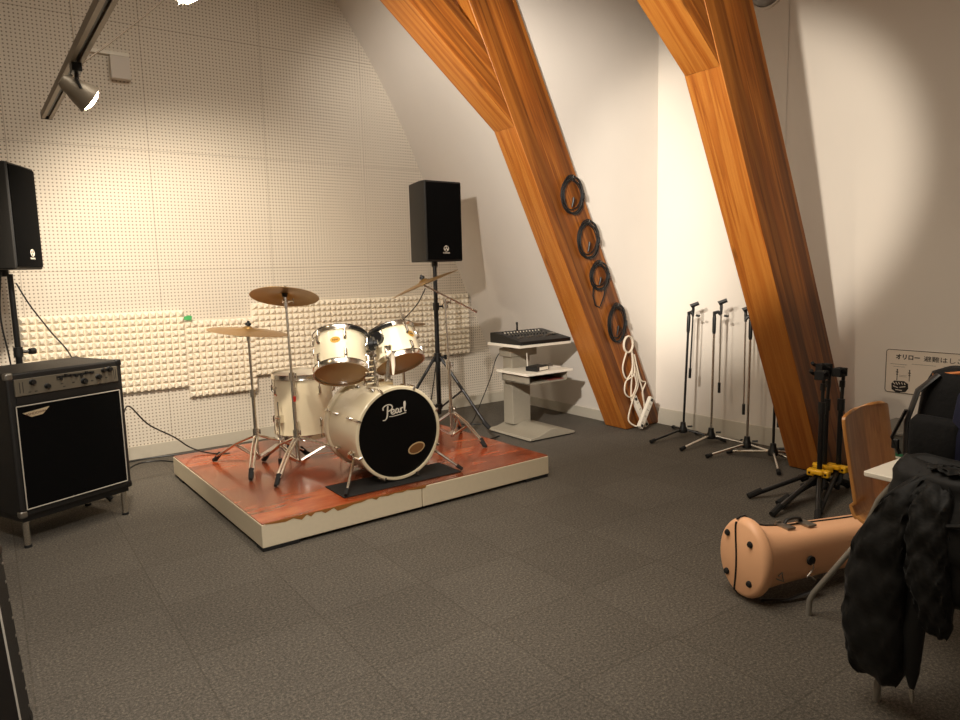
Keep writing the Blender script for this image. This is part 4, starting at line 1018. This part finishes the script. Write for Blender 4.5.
# ------------------------------------------------------------------ lighting track and spotlights
t = thing('lighting_track', 'grey lighting track slanting across the top left with suspension wires', 'track', (.445, 5.40, 2.45), .02)
b = MB(); b.prism([(-.030, 0), (-.010, 0), (-.010, .018), (.010, .018), (.010, 0), (.030, 0), (.030, .042), (-.030, .042)], lambda x, z: (x, 0, z), lambda x, z: (x, -4.2, z)); b.build('rail', RAILM, t)
MB().box((0, .003, .021), (.064, .008, .046)).build('end_cap', BLACKP, t)
b = MB(); b.box((0, -2.1, .0165), (.018, 4.1, .003)); b.build('conductor_slot', BLACKP, t)
b = MB(); b.cyl((0, -1.42, .04), (0, -1.42, 1.75), .0035, 6); b.cyl((0, -1.42, .035), (0, -1.42, .075), .012, 8); b.cyl((-.03, -1.42, .05), (.03, -1.42, .05), .006, 6); b.build('suspension_wire', RAILM, t)
b = MB(); b.cyl((0, -3.6, .04), (0, -3.6, 1.75), .0035, 6); b.build('suspension_wire', RAILM, t)
b = MB(); b.tube([(.03, -1.15, .045), (.20, -1.1, .20), (.42, -1.0, .42), (.75, -.9, .75), (1.9, -.6, 1.75)], .0045, 6); b.build('stay_cable', RAILM, t)
def make_lamp(label, c, aim, drop=(0, 0, -.125)):
    t = thing('track_spotlight', label, 'spotlight', c, 0, 'spotlights on the lighting track')
    d = Vector(aim).normalized()
    q = d.to_track_quat('Z', 'Y').to_matrix().to_4x4()
    b = MB(); b.box((0, 0, -.020), (.045, .09, .04)); b.cyl((0, 0, -.04), (drop[0], drop[1], drop[2]+.05), .010, 10); b.build('adapter', BLACKP, t, bevel=.004)
    P = Vector(drop); m = Matrix.Translation(P) @ q
    b = MB()
    for s_ in (-1, 1): b.tube([(drop[0], drop[1], drop[2]+.055), tuple(m @ Vector((s_*.05, 0, -.02)) + Vector((0, 0, .035))), tuple(m @ Vector((s_*.056, 0, .0)))], .007, 6)
    b.build('yoke', BLACKM, t)
    b = MB(); b.lathe([(.0, -.085), (.028, -.082), (.040, -.06), (.046, -.03), (.060, .01), (.070, .052), (.074, .056), (.074, .062), (.066, .062), (.060, .045), (.02, .03), (0, .03)], m, 28); b.build('housing', plain('silver grey lamp housing', (150, 140, 124), .4, metal=.3), t)
    b = MB(); b.lathe([(0, .084), (.03, .081), (.052, .072), (.0655, .058)], m, 28); b.build('lens', LENS, t)
    return m @ Vector((0, 0, .12)) + Vector(c), d
def spot(name, p, d, power, size, blend, col=(1, .78, .52), r=.05):
    L = bpy.data.lights.new(name, 'SPOT'); L.energy = power; L.spot_size = radians(size); L.spot_blend = blend; L.color = col; L.shadow_soft_size = r
    o = bpy.data.objects.new(name, L); COL.objects.link(o); o.location = p; o.rotation_euler = Vector(d).to_track_quat('-Z', 'Y').to_euler(); return o
WARM = (1, .86, .68)
pA, dA = make_lamp('lit spotlight hanging from far end of the lighting track, fully in view', (.473, 4.00, 2.45), (.86, .12, -.58))
pB, dB = make_lamp('lit spotlight at the top edge of the picture, nearer on the track', (.511, 2.08, 2.45), (1.0, .10, -.75), (.0, 0, -.215))
LB = (1, .93, .84)
def azel(a, e): a, e = radians(a), radians(e); return (sin(a)*cos(e), cos(a)*cos(e), sin(e))
spot('lamp_a', pA, azel(24, -33), 240, 100, .7, (1, .88, .71))
spot('lamp_b', pB, dB, 60, 80, .8, WARM)
spot('lamp_c', (.44, 1.9, 2.25), azel(46, -7), 980, 60, .6, LB, .05)
spot('lamp_right', (.45, 1.2, 2.40), azel(64.5, -5), 640, 34, .5, (1, .92, .80))
spot('lamp_drums', (1.70, 4.3, 4.1), (0, .02, -1), 150, 50, .6, WARM)
spot('lamp_near', (.10, 1.0, 2.6), (-.05, 1.0, -1.5), 240, 100, .9, LB)
L = bpy.data.lights.new('room_fill', 'AREA'); L.energy = 110; L.size = 2.5; L.color = (1, .90, .76)
o = bpy.data.objects.new('room_fill', L); COL.objects.link(o); o.location = (1.2, 2.2, 4.1)
w = bpy.data.worlds.new('dim room'); scn.world = w; w.use_nodes = True
w.node_tree.nodes['Background'].inputs[0].default_value = (.02, .016, .012, 1); w.node_tree.nodes['Background'].inputs[1].default_value = 1

# ------------------------------------------------------------------ camera
cam = bpy.data.cameras.new('camera'); co = bpy.data.objects.new('camera', cam); COL.objects.link(co)
F = 692.2; yaw, pitch, roll = radians(35.44), radians(7.273), radians(-1.414)
f = Vector((sin(yaw)*cos(pitch), cos(yaw)*cos(pitch), -sin(pitch))); r = Vector((cos(yaw), -sin(yaw), 0)); u = r.cross(f)
r2 = r*cos(roll)+u*sin(roll); u2 = -r*sin(roll)+u*cos(roll)
co.matrix_world = Matrix(((r2.x, u2.x, -f.x, 0), (r2.y, u2.y, -f.y, 0), (r2.z, u2.z, -f.z, 1.4), (0, 0, 0, 1)))
cam.sensor_width = 36; cam.lens = F/960*36; cam.clip_start = .02
scn.camera = co
scn.view_settings.view_transform = 'Standard'; scn.view_settings.look = 'None'; scn.view_settings.exposure = 0; scn.view_settings.gamma = 1
